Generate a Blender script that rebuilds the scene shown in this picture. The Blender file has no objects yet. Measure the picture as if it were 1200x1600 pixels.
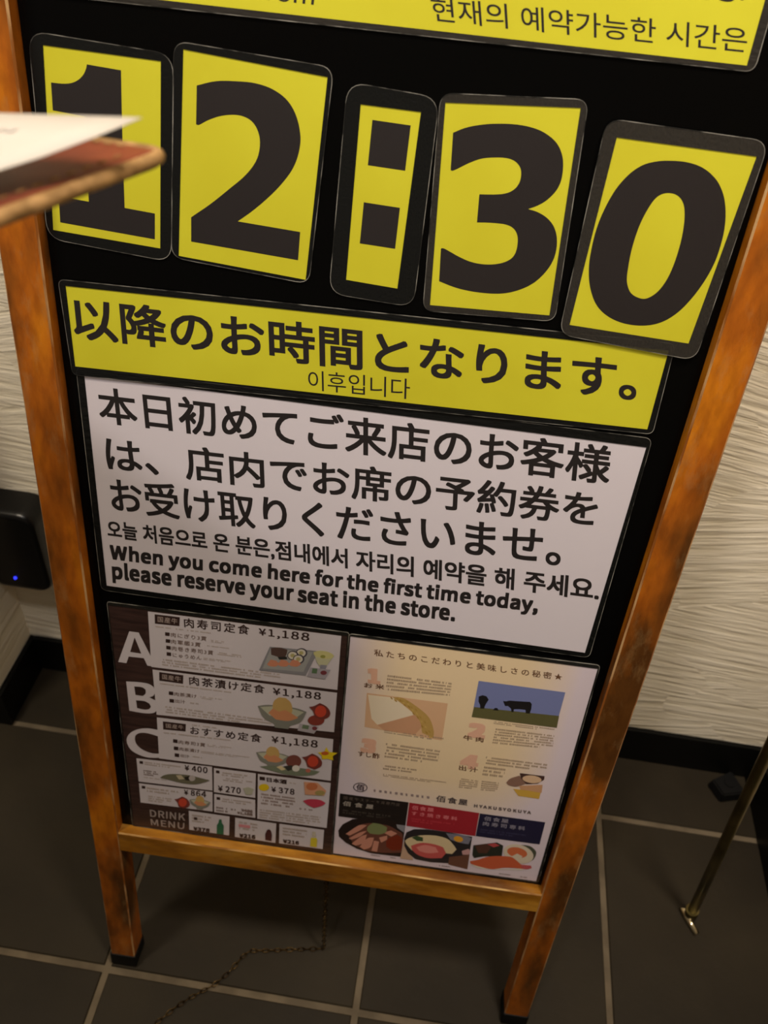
import bpy, bmesh, math, random
from mathutils import Vector, Matrix, Euler
sc = bpy.context.scene
col = sc.collection

# ------------------------------------------------------------------ camera
def V3(*a): return Vector(a)
cam = bpy.data.cameras.new('camera')
cam_ob = bpy.data.objects.new('camera', cam); col.objects.link(cam_ob)
cam.sensor_fit = 'VERTICAL'; cam.sensor_height = 36.0
cam.lens = 1333.99 / 1600 * 36.0
CR, CU, CF = V3(0.98867, 0.13402, 0.06758), V3(-0.14032, 0.66549, 0.73310), V3(-0.05328, 0.73428, -0.67675)
CAM = V3(0.10016, -0.48063, 1.14260)
m = Matrix((CR, CU, -CF)).transposed().to_4x4(); m.translation = CAM
cam_ob.matrix_world = m
cam.clip_start = 0.02
cam.dof.use_dof = True; cam.dof.focus_distance = 0.62; cam.dof.aperture_fstop = 9.5
sc.camera = cam_ob

# ------------------------------------------------------------------ light
w = bpy.data.worlds.new('world'); sc.world = w; w.use_nodes = True
bg = w.node_tree.nodes['Background']
bg.inputs[0].default_value = (1.0, 0.80, 0.58, 1); bg.inputs[1].default_value = 0.125
def area(name, loc, target, size, power, color, spread=180):
    L = bpy.data.lights.new(name, 'AREA'); L.shape = 'DISK'; L.size = size; L.energy = power; L.color = color; L.spread = math.radians(spread)
    o = bpy.data.objects.new(name, L); col.objects.link(o); o.location = loc
    o.rotation_euler = (Vector(target) - Vector(loc)).to_track_quat('-Z', 'Y').to_euler()
    return o
area('ceiling_downlight', (-.20, -.73, 2.30), (.0, .10, 1.2), .14, 2.25, (.98, .89, .82), 64)
area('ceiling_lamp', (.50, -.34, 2.25), (.47, .288, .70), .24, 5.0, (1.0, .86, .70), 80)
area('ceiling_lamp_left', (-.72, -.36, 2.25), (-.5, .288, .7), .24, 3.6, (1.0, .86, .66), 80)
sc.view_settings.view_transform = 'Standard'; sc.view_settings.look = 'None'
sc.view_settings.gamma = 1; sc.view_settings.use_curve_mapping = False
sc.view_settings.exposure = 0.0
# flat print, in millimetres on the board plane: o = origin of the sheet, quads run TL TR BR BL
SHEETS = {
 'one': dict(o=(-158.99, 881.19), n=0.6, r=12, col='YEL', fs='d', paper=[(-29.56, 119.86), (42.6, 118.16), (35.71, 5.45), (-37.48, 9.39)],
  film=[(-37.93, 126.98), (50.76, 122.67), (43.03, -2.96), (-42.21, 3.28)], items=[
   ('poly','L','242021',[[(-3.48,112.01),(17.55,110.83),(15.94,84.81),(14.5,57.88),(13.17,29.43),(33.35,28.08),(32.3,11.14),(-31.97,15.03),(-30.9,31.9),(-10.79,30.74),(-7.86,82.66),(-28.19,84.0),(-27.3,99.82),(-20.32,99.83),(-14.49,100.74),(-9.96,102.85),(-6.49,105.94),(-4.32,109.46)]],1),
  ]),
 'two': dict(o=(-69.01, 877.82), n=0.6, r=9, col='YEL', fs='d', paper=[(-33.43, 129.16), (53.52, 122.77), (44.85, -0.72), (-41.91, 5.35)],
  film=[(-39.06, 133.37), (57.12, 128.38), (47.33, -3.45), (-47.09, 3.78)], items=[
   ('poly','L','242021',[[(-25.96,110.47),(-14.29,113.93),(-2.24,115.11),(9.75,115.22),(20.76,112.92),(29.88,107.54),(35.66,99.01),(38.35,88.13),(37.43,78.53),(33.97,68.97),(26.87,58.81),(17.47,48.71),(7.87,39.95),(-1.36,32.65),(40.04,30.5),(39.22,11.91),(-32.97,15.93),(-32.37,31.79),(-19.11,41.8),(-7.09,52.1),(2.55,60.66),(8.87,68.25),(12.19,75.4),(12.96,83.61),(11.07,90.01),(7.27,94.28),(1.67,96.3),(-4.97,96.28),(-12.66,94.58),(-19.92,91.52),(-25.16,88.55),(-27.12,88.63)]],1),
  ]),
 'colon': dict(o=(20.92, 868.26), n=0.6, r=12, col='YEL', fs='d', paper=[(-15.72, 119.69), (20.83, 119.08), (16.95, 10.32), (-17.89, 12.15)],
  film=[(-24.62, 131.26), (31.17, 128.03), (29.15, -1.17), (-29.06, 1.51)], items=[
   ('poly','S1','242021',[[(-7.99,111.8),(15.44,111.08),(14.63,84.97),(-8.81,85.72)]],0),
   ('poly','S2','242021',[[(-9.65,63.34),(13.58,62.45),(12.91,36.4),(-10.38,37.24)]],0),
  ]),
 'three': dict(o=(100.7, 867.01), n=0.6, r=8, col='YEL', fs='g', paper=[(-45.09, 126.89), (34.15, 131.95), (40.01, 5.7), (-39.95, 3.01)],
  film=[(-48.75, 131.92), (38.01, 137.0), (44.48, 1.93), (-44.53, -1.58)], items=[
   ('poly','L','242021',[[(-38.43,110.9),(-31.0,114.55),(-21.31,117.23),(-10.61,118.82),(0.24,119.26),(10.44,118.12),(18.23,115.38),(24.53,111.1),(28.66,105.09),(30.48,98.75),(30.85,90.83),(28.86,84.34),(24.36,78.39),(19.37,74.62),(13.96,71.9),(20.09,70.72),(26.34,67.98),(31.53,63.4),(34.78,57.13),(36.07,49.58),(35.27,41.66),(31.85,33.81),(26.24,26.59),(19.16,21.46),(10.75,17.76),(1.95,15.97),(-10.12,15.54),(-23.46,16.71),(-35.81,19.85),(-37.25,41.36),(-34.67,41.36),(-25.24,37.53),(-16.95,35.02),(-7.9,34.4),(0.81,35.82),(7.24,38.86),(10.45,43.18),(11.12,49.59),(9.95,55.24),(6.76,59.17),(1.63,60.96),(-7.08,61.02),(-16.55,60.23),(-17.53,77.35),(-6.94,78.42),(-0.55,80.03),(3.69,82.94),(5.96,87.25),(5.97,92.6),(4.19,96.39),(0.48,99.07),(-4.8,100.08),(-12.15,99.57),(-19.38,98.1),(-26.39,94.9),(-35.09,89.71),(-37.16,89.67)]],1),
  ]),
 'zero': dict(o=(195.72, 857.64), n=2.6, r=10, col='YEL', fs='g', paper=[(-36.9, 128.02), (45.92, 126.04), (38.92, 7.95), (-40.96, 10.95)],
  film=[(-45.19, 137.81), (50.46, 135.07), (46.57, -3.19), (-46.79, 3.55)], items=[
   ('poly','L','242021',[[(-4.19,118.4),(6.7,118.74),(16.97,116.66),(26.04,111.43),(32.51,104.28),(36.99,95.19),(39.74,84.62),(40.6,73.6),(40.05,62.15),(37.27,50.16),(32.56,38.25),(26.1,27.69),(17.49,20.04),(6.5,16.4),(-6.69,16.5),(-18.35,20.31),(-27.06,27.28),(-33.22,38.09),(-36.42,49.62),(-37.43,61.14),(-37.0,74.8),(-34.72,87.21),(-30.75,98.96),(-25.2,108.0),(-19.02,113.85),(-12.19,116.84)],[(1.5,100.36),(6.55,99.53),(10.8,96.04),(13.46,90.4),(15.27,81.85),(16.07,70.76),(15.54,58.1),(13.66,47.92),(10.0,39.72),(4.27,34.67),(-1.61,34.68),(-7.04,37.65),(-10.77,44.39),(-12.08,53.67),(-12.57,65.17),(-11.68,77.68),(-9.6,87.28),(-6.62,95.19),(-3.2,98.99)]],1),
  ]),
 'top': dict(o=(20.08, 1026.91), n=0.6, r=6, col='YEL', fs='g', paper=[(-192.53, 86.3), (201.31, 100.07), (201.85, 2.58), (-192.07, 4.39)],
  film=[(-205.4, 91.84), (206.51, 105.49), (207.0, -0.44), (-206.92, 0.52)], items=[
   ('text','L','242021','현재의 예약가능한 시간은',[(20.19,19.9),(196.88,20.56),(199.59,8.6),(23.05,7.97)],0.003,1.0),
   ('text','L','242021','from',[(-80.02,19.02),(-44.78,18.43),(-45.51,9.62),(-78.88,9.76)],0.002,1.0),
   ('text','L','242021','時間は',[(110.44,53.31),(188.15,51.37),(191.67,30.47),(112.86,31.83)],0.02,1.0),
  ]),
 'strip': dict(o=(16.94, 790.54), n=1.6, r=5, col='YEL', fs='d', paper=[(-208.99, 62.58), (206.55, 68.39), (207.35, 8.68), (-209.05, 2.14)],
  film=[(-213.97, 66.85), (209.73, 73.75), (211.96, 5.43), (-211.86, -4.94)], items=[
   ('text','L','242021','以降のお時間となります。',[(-206.42,55.34),(189.08,59.42),(194.11,28.45),(-206.79,24.03)],0.02,1.0),
   ('text','L','242021','이후입니다',[(-37.04,22.06),(36.18,24.88),(37.36,9.05),(-35.99,6.7)],0,1.0),
  ]),
 'notice': dict(o=(18.68, 581.49), n=0.6, r=6, col='WHT', fs='d', paper=[(-205.11, 204.83), (208.77, 203.12), (207.25, 4.16), (-206.61, 6.84)],
  film=[(-210.8, 211.18), (211.27, 211.0), (212.0, -0.46), (-211.91, 1.32)], items=[
   ('text','L','242021','本日初めてご来店のお客様',[(-197.01,196.93),(185.41,200.81),(189.63,168.33),(-196.61,166.04)],0.017,1.0),
   ('text','L','242021','は、店内でお席の予約券を',[(-195.09,155.75),(184.66,160.84),(188.59,130.1),(-194.99,124.31)],0.017,1.0),
   ('text','L','242021','お受け取りくださいませ。',[(-195.01,118.41),(164.66,124.54),(169.28,88.82),(-194.31,85.68)],0.017,1.0),
   ('text','L','242021','오늘 처음으로 온 분은,점내에서 자리의 예약을 해 주세요.',[(-200.48,76.55),(202.75,82.19),(206.36,59.15),(-200.59,57.92)],0.026,1.0),
   ('text','L','242021','When you come here for the first time today,',[(-199.97,52.78),(158.89,57.06),(160.62,36.28),(-201.33,31.88)],0.016,1.07),
   ('text','L','242021','please reserve your seat in the store.',[(-200.02,34.13),(93.27,37.7),(94.76,14.21),(-201.01,10.59)],0.016,1.07),
  ]),
 'menu': dict(o=(-81.44, 257.89), n=0.6, r=3, col='BRN', fs='m', paper=[(-107.17, 308.89), (105.22, 311.06), (107.5, 4.2), (-107.03, 2.71)],
  film=[(-108.1, 312.68), (106.71, 314.97), (109.06, 2.71), (-108.8, 2.71)], items=[
   ('poly','N','WHT',[[(-71.69,307.53),(99.87,309.59),(100.02,244.58),(-72.78,241.07)]],0),
   ('poly','N','WHT',[[(-71.89,238.02),(100.05,240.94),(100.12,189.17),(-71.62,178.84)]],0),
   ('poly','N','WHT',[[(-71.65,175.25),(99.91,179.47),(100.52,119.83),(-72.77,116.58)]],0),
   ('poly','N','WHT',[[(-96.44,111.94),(-19.03,115.47),(-19.44,79.06),(-96.56,76.67)]],0),
   ('poly','N','WHT',[[(-96.55,73.99),(-19.5,76.86),(-20.11,45.65),(-96.91,43.36)]],0),
   ('poly','N','WHT',[[(-17.18,113.96),(25.32,115.01),(24.82,77.31),(-18.03,77.18)]],0),
   ('poly','N','WHT',[[(-17.76,74.43),(24.83,74.3),(25.14,45.37),(-18.42,45.2)]],0),
   ('poly','N','WHT',[[(27.46,114.6),(100.68,116.7),(100.11,45.9),(27.18,44.57)]],0),
   ('poly','N','WHT',[[(-45.56,41.34),(-2.19,41.53),(-3.08,9.89),(-46.25,9.76)]],0),
   ('poly','N','WHT',[[(3.79,41.09),(47.3,41.26),(46.91,8.7),(3.14,8.93)]],0),
   ('poly','N','WHT',[[(50.68,41.71),(97.61,42.17),(97.72,9.94),(50.83,9.07)]],0),
   ('poly','L','WHT',[[(-90.39,281.21),(-81.81,281.22),(-68.12,241.93),(-76.43,241.99),(-79.23,250.75),(-93.32,250.14),(-96.22,241.4),(-103.94,241.58)],[(-86.0,274.77),(-81.16,255.91),(-91.56,256.1)]],0),
   ('poly','L','WHT',[[(-98.31,217.85),(-86.29,219.16),(-77.15,218.82),(-72.27,215.61),(-71.38,210.23),(-72.97,204.33),(-77.3,200.96),(-71.81,198.2),(-70.11,192.13),(-71.03,185.5),(-74.44,180.78),(-80.84,178.8),(-89.22,178.61),(-98.28,179.16)],[(-91.05,212.74),(-83.66,213.17),(-80.25,210.62),(-80.59,205.67),(-83.44,201.61),(-90.65,201.64)],[(-90.65,194.56),(-82.86,195.08),(-77.83,192.77),(-76.54,188.74),(-78.86,184.98),(-83.65,183.46),(-90.38,184.17)]],1),
   ('poly','L','WHT',[[(-70.59,157.7),(-81.15,158.13),(-90.91,155.13),(-98.83,149.03),(-103.4,141.29),(-104.34,133.44),(-101.79,124.68),(-95.71,118.9),(-86.13,115.69),(-77.37,116.41),(-71.29,118.14),(-70.95,124.01),(-79.15,122.79),(-87.65,125.25),(-93.74,130.98),(-95.84,139.0),(-94.23,146.18),(-89.13,150.22),(-81.62,150.98),(-71.12,148.57)]],1),
   ('poly','N','3a2826',[[(-65.69,305.36),(-43.14,305.92),(-43.97,295.37),(-66.19,294.43)]],0),
   ('text','L','b0a09c','国産牛',[(-63.22,303.44),(-45.24,303.94),(-45.9,297.26),(-63.45,296.84)],0.01,1.15),
   ('poly','N','3a2826',[[(-65.76,235.94),(-42.99,236.15),(-43.78,225.0),(-66.22,224.87)]],0),
   ('text','L','b0a09c','国産牛',[(-63.16,233.83),(-45.2,233.96),(-45.8,227.08),(-63.34,227.54)],0.01,1.15),
   ('poly','N','3a2826',[[(-65.92,170.93),(-43.25,171.64),(-44.0,161.1),(-66.24,159.59)]],0),
   ('text','L','b0a09c','国産牛',[(-63.21,168.65),(-45.55,169.24),(-46.12,163.35),(-63.23,162.51)],0.01,1.15),
   ('text','L','3a2826','肉寿司定食',[(-39.71,306.01),(19.01,307.52),(18.44,296.32),(-39.6,294.95)],0.018,1.3),
   ('text','L','3a2826','¥1,188',[(26.96,305.98),(72.19,308.11),(72.07,296.58),(27.6,295.71)],0.007,1.16),
   ('text','L','3a2826','肉茶漬け定食',[(-37.88,236.3),(33.33,237.98),(32.84,226.84),(-37.72,224.92)],0.018,1.25),
   ('text','L','3a2826','¥1,188',[(40.5,236.49),(85.57,238.58),(85.51,227.07),(41.27,225.16)],0.007,1.16),
   ('text','L','3a2826','おすすめ定食',[(-39.25,169.61),(30.88,172.15),(30.35,160.42),(-39.36,158.44)],0.018,1.25),
   ('text','L','3a2826','¥1,188',[(40.22,172.26),(85.45,174.76),(85.38,162.2),(41.02,160.34)],0.007,1.16),
   ('poly','L','3a2826',[[(-57.4,286.11),(-53.33,286.2),(-53.54,282.01),(-57.63,281.92)]],0),
   ('poly','L','3a2826',[[(-57.26,278.03),(-53.16,278.13),(-53.38,273.89),(-57.49,273.79)]],0),
   ('poly','L','3a2826',[[(-57.22,270.08),(-53.1,270.17),(-53.32,265.88),(-57.45,265.78)]],0),
   ('poly','L','3a2826',[[(-57.29,262.32),(-53.14,262.42),(-53.36,258.08),(-57.52,257.98)]],0),
   ('poly','L','3a2826',[[(-57.87,212.81),(-53.59,212.93),(-53.82,208.28),(-58.12,208.16)]],0),
   ('poly','L','3a2826',[[(-57.65,203.03),(-53.33,203.15),(-53.56,198.44),(-57.89,198.32)]],0),
   ('poly','L','3a2826',[[(-57.0,147.92),(-52.52,148.06),(-52.76,142.99),(-57.25,142.85)]],0),
   ('poly','L','3a2826',[[(-56.74,137.62),(-52.23,137.77),(-52.47,132.64),(-56.99,132.49)]],0),
   ('poly','L','3a2826',[[(-56.38,127.77),(-51.84,127.92),(-52.08,122.72),(-56.63,122.57)]],0),
   ('poly','L','3a2826',[[(-93.38,108.77),(-89.76,108.9),(-90.04,104.82),(-93.68,104.69)]],0),
   ('poly','L','3a2826',[[(-93.75,70.8),(-90.04,70.94),(-90.33,66.66),(-94.05,66.52)]],0),
   ('poly','L','3a2826',[[(-15.1,111.05),(-11.51,111.18),(-11.59,107.13),(-15.18,107.0)]],0),
   ('poly','L','3a2826',[[(-15.31,70.24),(-11.63,70.38),(-11.71,66.12),(-15.4,65.98)]],0),
   ('poly','L','3a2826',[[(-40.43,32.22),(-36.66,32.37),(-36.81,27.9),(-40.59,27.74)]],0),
   ('poly','L','3a2826',[[(29.1,111.3),(34.61,111.5),(34.66,106.21),(29.14,106.01)]],0),
   ('text','L','85726e','肉にぎり3貫',[(-52.14,286.74),(-19.65,287.64),(-20.09,282.27),(-52.41,281.41)],0.01,1.2),
   ('text','L','85726e','肉軍艦3貫',[(-52.55,278.73),(-25.11,279.47),(-25.87,273.97),(-52.53,273.38)],0.01,1.2),
   ('text','L','85726e','肉巻き寿司3貫',[(-52.37,270.72),(-13.95,271.91),(-14.37,266.41),(-52.35,265.32)],0.01,1.2),
   ('text','L','85726e','にゅうめん',[(-51.91,262.29),(-25.03,263.3),(-25.49,258.13),(-51.87,257.21)],0.01,1.2),
   ('text','L','85726e','肉茶漬け',[(-52.85,212.93),(-31.14,213.75),(-31.62,208.63),(-53.1,207.86)],0.01,1.0),
   ('text','L','85726e','出汁',[(-52.38,203.79),(-42.22,204.06),(-42.6,199.32),(-52.6,199.08)],0.01,1.0),
   ('text','L','85726e','肉寿司3貫',[(-51.57,147.84),(-24.77,148.73),(-25.25,143.15),(-51.83,142.3)],0.01,1.1),
   ('text','L','85726e','肉茶漬け',[(-51.39,137.8),(-30.84,138.32),(-31.33,133.13),(-51.63,132.66)],0.01,1.0),
   ('text','L','85726e','出汁',[(-50.54,128.23),(-41.49,128.23),(-41.87,123.47),(-50.75,123.5)],0.01,1.0),
   ('dash','L','bcaea8',[(-65.73,292.58),(10.41,294.14),(10.4,291.89),(-65.87,290.31)],1,0.6,3),
   ('dash','L','bcaea8',[(-15.67,284.96),(-4.09,285.14),(-4.15,281.72),(-15.76,281.53)],2,0.6,4),
   ('dash','L','bcaea8',[(-21.09,277.9),(4.51,278.33),(4.49,276.41),(-21.14,275.98)],1,0.6,5),
   ('dash','L','bcaea8',[(-10.16,271.44),(12.02,271.62),(12.0,267.75),(-10.24,267.56)],2,0.6,6),
   ('dash','L','bcaea8',[(-23.31,262.05),(1.41,262.68),(1.38,259.54),(-23.4,258.9)],2,0.6,7),
   ('dash','L','bcaea8',[(-62.13,254.15),(48.43,255.66),(47.45,245.9),(-62.07,244.65)],3,0.6,8),
   ('dash','L','bcaea8',[(-65.73,222.91),(25.04,224.52),(25.05,222.04),(-65.88,220.41)],1,0.6,9),
   ('dash','L','bcaea8',[(-27.82,212.72),(-7.11,212.94),(-7.78,209.03),(-27.95,208.92)],2,0.6,10),
   ('dash','L','bcaea8',[(-39.19,202.95),(-26.9,203.22),(-26.99,200.23),(-39.31,199.96)],1,0.6,11),
   ('dash','L','bcaea8',[(-62.49,193.33),(40.51,194.63),(39.44,184.0),(-62.43,183.0)],3,0.6,12),
   ('dash','L','bcaea8',[(-37.23,173.11),(-1.55,174.05),(-1.58,171.39),(-37.33,170.44)],1,0.6,13),
   ('dash','L','bcaea8',[(-65.77,156.72),(44.14,160.98),(44.19,158.28),(-65.92,153.99)],1,0.6,14),
   ('dash','L','bcaea8',[(-22.88,148.21),(1.28,148.58),(0.6,144.78),(-22.98,144.53)],2,0.6,15),
   ('dash','L','bcaea8',[(-29.59,137.19),(19.04,138.44),(18.4,134.59),(-29.71,133.46)],2,0.6,16),
   ('dash','L','bcaea8',[(-39.56,128.17),(-26.0,128.17),(-26.09,125.34),(-39.66,125.33)],1,0.6,17),
   ('dash','L','bcaea8',[(-88.4,109.52),(-51.33,110.6),(-51.63,103.82),(-88.47,103.77)],2,0.6,18),
   ('dash','L','85726e',[(-90.28,96.64),(-75.05,96.95),(-75.58,88.06),(-90.22,87.89)],3,0.6,19),
   ('dash','L','bcaea8',[(-90.36,85.9),(-65.71,86.24),(-65.81,84.24),(-90.49,83.9)],1,0.6,20),
   ('dash','L','bcaea8',[(-88.7,70.89),(-55.08,71.64),(-56.19,62.33),(-88.63,61.85)],2,0.6,21),
   ('dash','L','bcaea8',[(-87.56,57.52),(-61.8,58.05),(-62.31,47.68),(-88.24,47.13)],3,0.6,22),
   ('dash','L','bcaea8',[(-10.22,110.64),(17.1,111.63),(16.44,104.75),(-9.03,104.16)],2,0.6,23),
   ('dash','L','bcaea8',[(-7.75,102.5),(21.66,102.96),(21.67,97.12),(-7.85,96.64)],2,0.6,24),
   ('dash','L','bcaea8',[(-10.3,70.33),(21.05,71.15),(21.06,64.05),(-9.75,63.36)],2,0.6,25),
   ('dash','L','85726e',[(-15.95,55.86),(4.26,56.23),(4.18,46.92),(-16.15,46.53)],2,0.6,26),
   ('dash','L','bcaea8',[(57.96,109.76),(67.66,109.91),(67.75,107.02),(58.03,106.87)],1,0.6,27),
   ('dash','L','a08c88',[(30.91,87.3),(65.07,87.8),(67.6,69.27),(31.05,68.29)],4,0.6,28),
   ('dash','L','bcaea8',[(29.76,61.89),(93.05,63.71),(93.09,48.18),(29.19,46.28)],4,0.6,29),
   ('dash','L','a08c88',[(70.8,73.02),(87.31,73.64),(87.48,69.62),(70.93,68.99)],1,0.6,30),
   ('dash','L','bcaea8',[(-42.29,37.58),(-21.79,37.97),(-23.52,23.84),(-42.81,23.74)],3,0.6,31),
   ('dash','L','bcaea8',[(8.18,37.36),(27.21,37.45),(27.29,22.58),(8.08,22.48)],3,0.6,32),
   ('dash','L','bcaea8',[(54.33,38.32),(80.02,38.89),(79.22,23.78),(54.65,23.49)],3,0.6,33),
   ('poly','P1','d8909a',[[(7.46,31.92),(19.74,32.06),(19.74,27.28),(7.42,27.14)]],0),
   ('text','L','3a2826','¥ 400',[(-46.98,112.94),(-23.48,114.06),(-24.06,104.83),(-47.02,104.31)],0.007,1.16),
   ('text','L','3a2826','¥ 864',[(-49.25,74.9),(-25.82,76.98),(-26.43,67.31),(-49.28,66.36)],0.007,1.16),
   ('text','L','3a2826','¥ 270',[(-13.59,89.04),(10.16,90.22),(9.78,80.72),(-13.45,79.66)],0.007,1.16),
   ('text','L','3a2826','日本酒',[(36.23,111.86),(56.92,112.43),(56.76,105.63),(36.63,105.19)],0.03,1.0),
   ('poly','P2','e6c820',[[(39.01,96.94),(38.77,95.22),(38.05,93.56),(36.91,92.11),(35.46,91.03),(33.84,90.41),(32.22,90.33),(30.75,90.78),(29.58,91.72),(28.82,93.07),(28.56,94.68),(28.8,96.4),(29.53,98.06),(30.68,99.49),(32.13,100.57),(33.74,101.17),(35.35,101.26),(36.81,100.81),(37.97,99.87),(38.73,98.54)]],0),
   ('text','L','3a2826','¥ 378',[(41.27,98.89),(65.04,100.11),(64.97,91.25),(41.72,90.64)],0.007,1.16),
   ('text','L','85726e','¥486',[(10.32,57.58),(22.41,57.7),(22.22,53.02),(10.3,52.94)],0.02,1.0),
   ('text','L','85726e','¥1,188',[(6.11,52.01),(22.42,52.55),(22.23,47.32),(6.08,47.34)],0.02,1.0),
   ('text','L','3a2826','¥378',[(-41.69,16.51),(-23.7,16.84),(-24.21,10.25),(-41.58,10.07)],0.02,1.1),
   ('text','L','3a2826','¥216',[(8.04,16.56),(25.6,17.35),(25.28,10.23),(8.34,9.59)],0.02,1.1),
   ('text','L','3a2826','¥216',[(54.78,17.59),(72.25,17.84),(72.12,11.29),(55.28,10.64)],0.02,1.1),
   ('text','L','a89c9a','DRINK',[(-87.71,34.27),(-49.19,36.04),(-50.03,24.24),(-87.77,22.66)],0.006,1.08),
   ('text','L','a89c9a','MENU',[(-88.02,18.88),(-50.88,20.32),(-51.69,9.38),(-87.66,8.23)],0.006,1.08),
   ('poly','P3','8c8c94',[[(37.32,286.23),(80.72,288.73),(70.52,257.21),(27.73,255.95)]],0),
   ('poly','P3','a2a4a6',[[(38.17,284.23),(75.94,286.79),(68.31,261.27),(31.04,258.8)]],0),
   ('poly','P3','5a4540',[[(38.16,284.77),(45.87,286.7),(53.22,285.35),(52.16,278.67),(48.61,272.56),(46.1,274.83),(38.68,276.75)]],1),
   ('poly','P3','2c2c2c',[[(44.45,275.08),(52.61,277.12),(53.51,274.0),(46.15,272.11)]],1),
   ('poly','P3','4a4452',[[(71.01,284.82),(70.83,283.01),(70.16,281.29),(69.06,279.82),(67.65,278.75),(66.07,278.17),(64.47,278.16),(63.0,278.71),(61.82,279.77),(61.04,281.23),(60.73,282.94),(60.93,284.74),(61.61,286.46),(62.71,287.92),(64.11,288.98),(65.69,289.54),(67.28,289.55),(68.73,289.01),(69.91,287.96),(70.69,286.52)]],0),
   ('poly','P3','ddd8cc',[[(69.55,284.55),(69.4,283.16),(68.88,281.82),(68.03,280.69),(66.93,279.86),(65.7,279.41),(64.46,279.4),(63.32,279.83),(62.4,280.64),(61.79,281.77),(61.55,283.09),(61.71,284.49),(62.24,285.81),(63.09,286.94),(64.18,287.76),(65.41,288.2),(66.64,288.21),(67.78,287.79),(68.69,286.99),(69.3,285.87)]],0),
   ('poly','P3','b8b078',[[(67.55,284.18),(67.48,283.46),(67.22,282.78),(66.79,282.19),(66.25,281.77),(65.63,281.54),(65.01,281.54),(64.44,281.76),(63.98,282.19),(63.67,282.77),(63.55,283.46),(63.63,284.18),(63.89,284.86),(64.32,285.44),(64.86,285.87),(65.48,286.09),(66.1,286.09),(66.66,285.87),(67.12,285.45),(67.43,284.87)]],0),
   ('poly','P3','4a4452',[[(63.43,280.4),(63.23,278.59),(62.55,276.86),(61.44,275.37),(60.02,274.29),(58.43,273.71),(56.82,273.7),(55.35,274.26),(54.17,275.32),(53.4,276.79),(53.1,278.51),(53.31,280.33),(54.0,282.05),(55.11,283.52),(56.52,284.59),(58.11,285.16),(59.7,285.17),(61.16,284.62),(62.34,283.57),(63.12,282.12)]],0),
   ('poly','P3','ddd8cc',[[(61.96,280.13),(61.8,278.73),(61.27,277.39),(60.41,276.24),(59.31,275.41),(58.07,274.96),(56.82,274.95),(55.67,275.38),(54.76,276.2),(54.15,277.33),(53.92,278.66),(54.08,280.07),(54.62,281.4),(55.49,282.54),(56.59,283.37),(57.82,283.81),(59.06,283.82),(60.2,283.4),(61.11,282.59),(61.72,281.46)]],0),
   ('poly','P3','b8b078',[[(59.95,279.77),(59.87,279.04),(59.61,278.35),(59.18,277.76),(58.63,277.33),(58.01,277.11),(57.38,277.11),(56.81,277.33),(56.35,277.76),(56.05,278.34),(55.93,279.03),(56.01,279.76),(56.28,280.45),(56.71,281.03),(57.26,281.46),(57.88,281.68),(58.5,281.69),(59.07,281.46),(59.53,281.04),(59.83,280.46)]],0),
   ('poly','P3','4a4452',[[(68.61,277.0),(68.42,275.18),(67.74,273.44),(66.64,271.95),(65.22,270.86),(63.63,270.28),(62.01,270.27),(60.54,270.82),(59.35,271.89),(58.57,273.37),(58.27,275.1),(58.47,276.92),(59.16,278.66),(60.26,280.13),(61.68,281.21),(63.26,281.77),(64.86,281.79),(66.32,281.24),(67.5,280.18),(68.29,278.72)]],0),
   ('poly','P3','ddd8cc',[[(67.14,276.73),(66.99,275.32),(66.46,273.97),(65.6,272.82),(64.5,271.98),(63.26,271.53),(62.0,271.52),(60.86,271.95),(59.94,272.77),(59.33,273.91),(59.09,275.25),(59.25,276.66),(59.78,278.0),(60.64,279.15),(61.74,279.98),(62.98,280.42),(64.22,280.43),(65.36,280.01),(66.28,279.19),(66.89,278.06)]],0),
   ('poly','P3','b8b078',[[(65.13,276.36),(65.05,275.63),(64.79,274.94),(64.36,274.35),(63.81,273.92),(63.19,273.69),(62.56,273.69),(61.99,273.91),(61.53,274.34),(61.22,274.93),(61.1,275.62),(61.18,276.35),(61.45,277.04),(61.88,277.63),(62.43,278.06),(63.04,278.29),(63.67,278.29),(64.24,278.07),(64.7,277.64),(65.0,277.05)]],0),
   ('poly','P3','d08c70',[[(34.96,264.53),(38.35,271.0),(43.3,270.48),(46.25,266.95),(42.6,263.17),(37.64,262.81)]],1),
   ('poly','P3','d08c70',[[(44.45,266.29),(47.78,272.73),(52.73,272.22),(55.7,268.7),(52.08,264.93),(47.13,264.57)]],1),
   ('poly','P3','d08c70',[[(54.72,268.18),(58.0,274.61),(62.94,274.1),(65.93,270.58),(62.34,266.83),(57.41,266.47)]],1),
   ('poly','P3','c8c8a8',[[(76.32,287.39),(95.03,285.96),(89.9,275.23),(87.74,269.33),(83.16,270.69),(80.1,275.07)]],0),
   ('poly','P3','8f8fa0',[[(83.06,272.87),(89.17,273.45),(87.85,267.14),(83.29,267.95)]],0),
   ('poly','P3','d0cc90',[[(94.63,285.15),(94.1,283.74),(92.74,282.48),(90.67,281.5),(88.09,280.9),(85.27,280.72),(82.47,281.0),(79.98,281.7),(78.04,282.75),(76.84,284.05),(76.49,285.48),(77.03,286.88),(78.41,288.13),(80.48,289.1),(83.05,289.7),(85.86,289.87),(88.63,289.6),(91.11,288.9),(93.06,287.86),(94.27,286.57)]],0),
   ('poly','P3','9c9c50',[[(87.3,283.47),(87.21,282.86),(86.92,282.27),(86.43,281.76),(85.81,281.38),(85.11,281.15),(84.4,281.12),(83.76,281.27),(83.23,281.6),(82.88,282.07),(82.75,282.63),(82.83,283.24),(83.13,283.83),(83.61,284.34),(84.23,284.72),(84.93,284.94),(85.64,284.98),(86.28,284.83),(86.81,284.5),(87.16,284.03)]],0),
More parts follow.
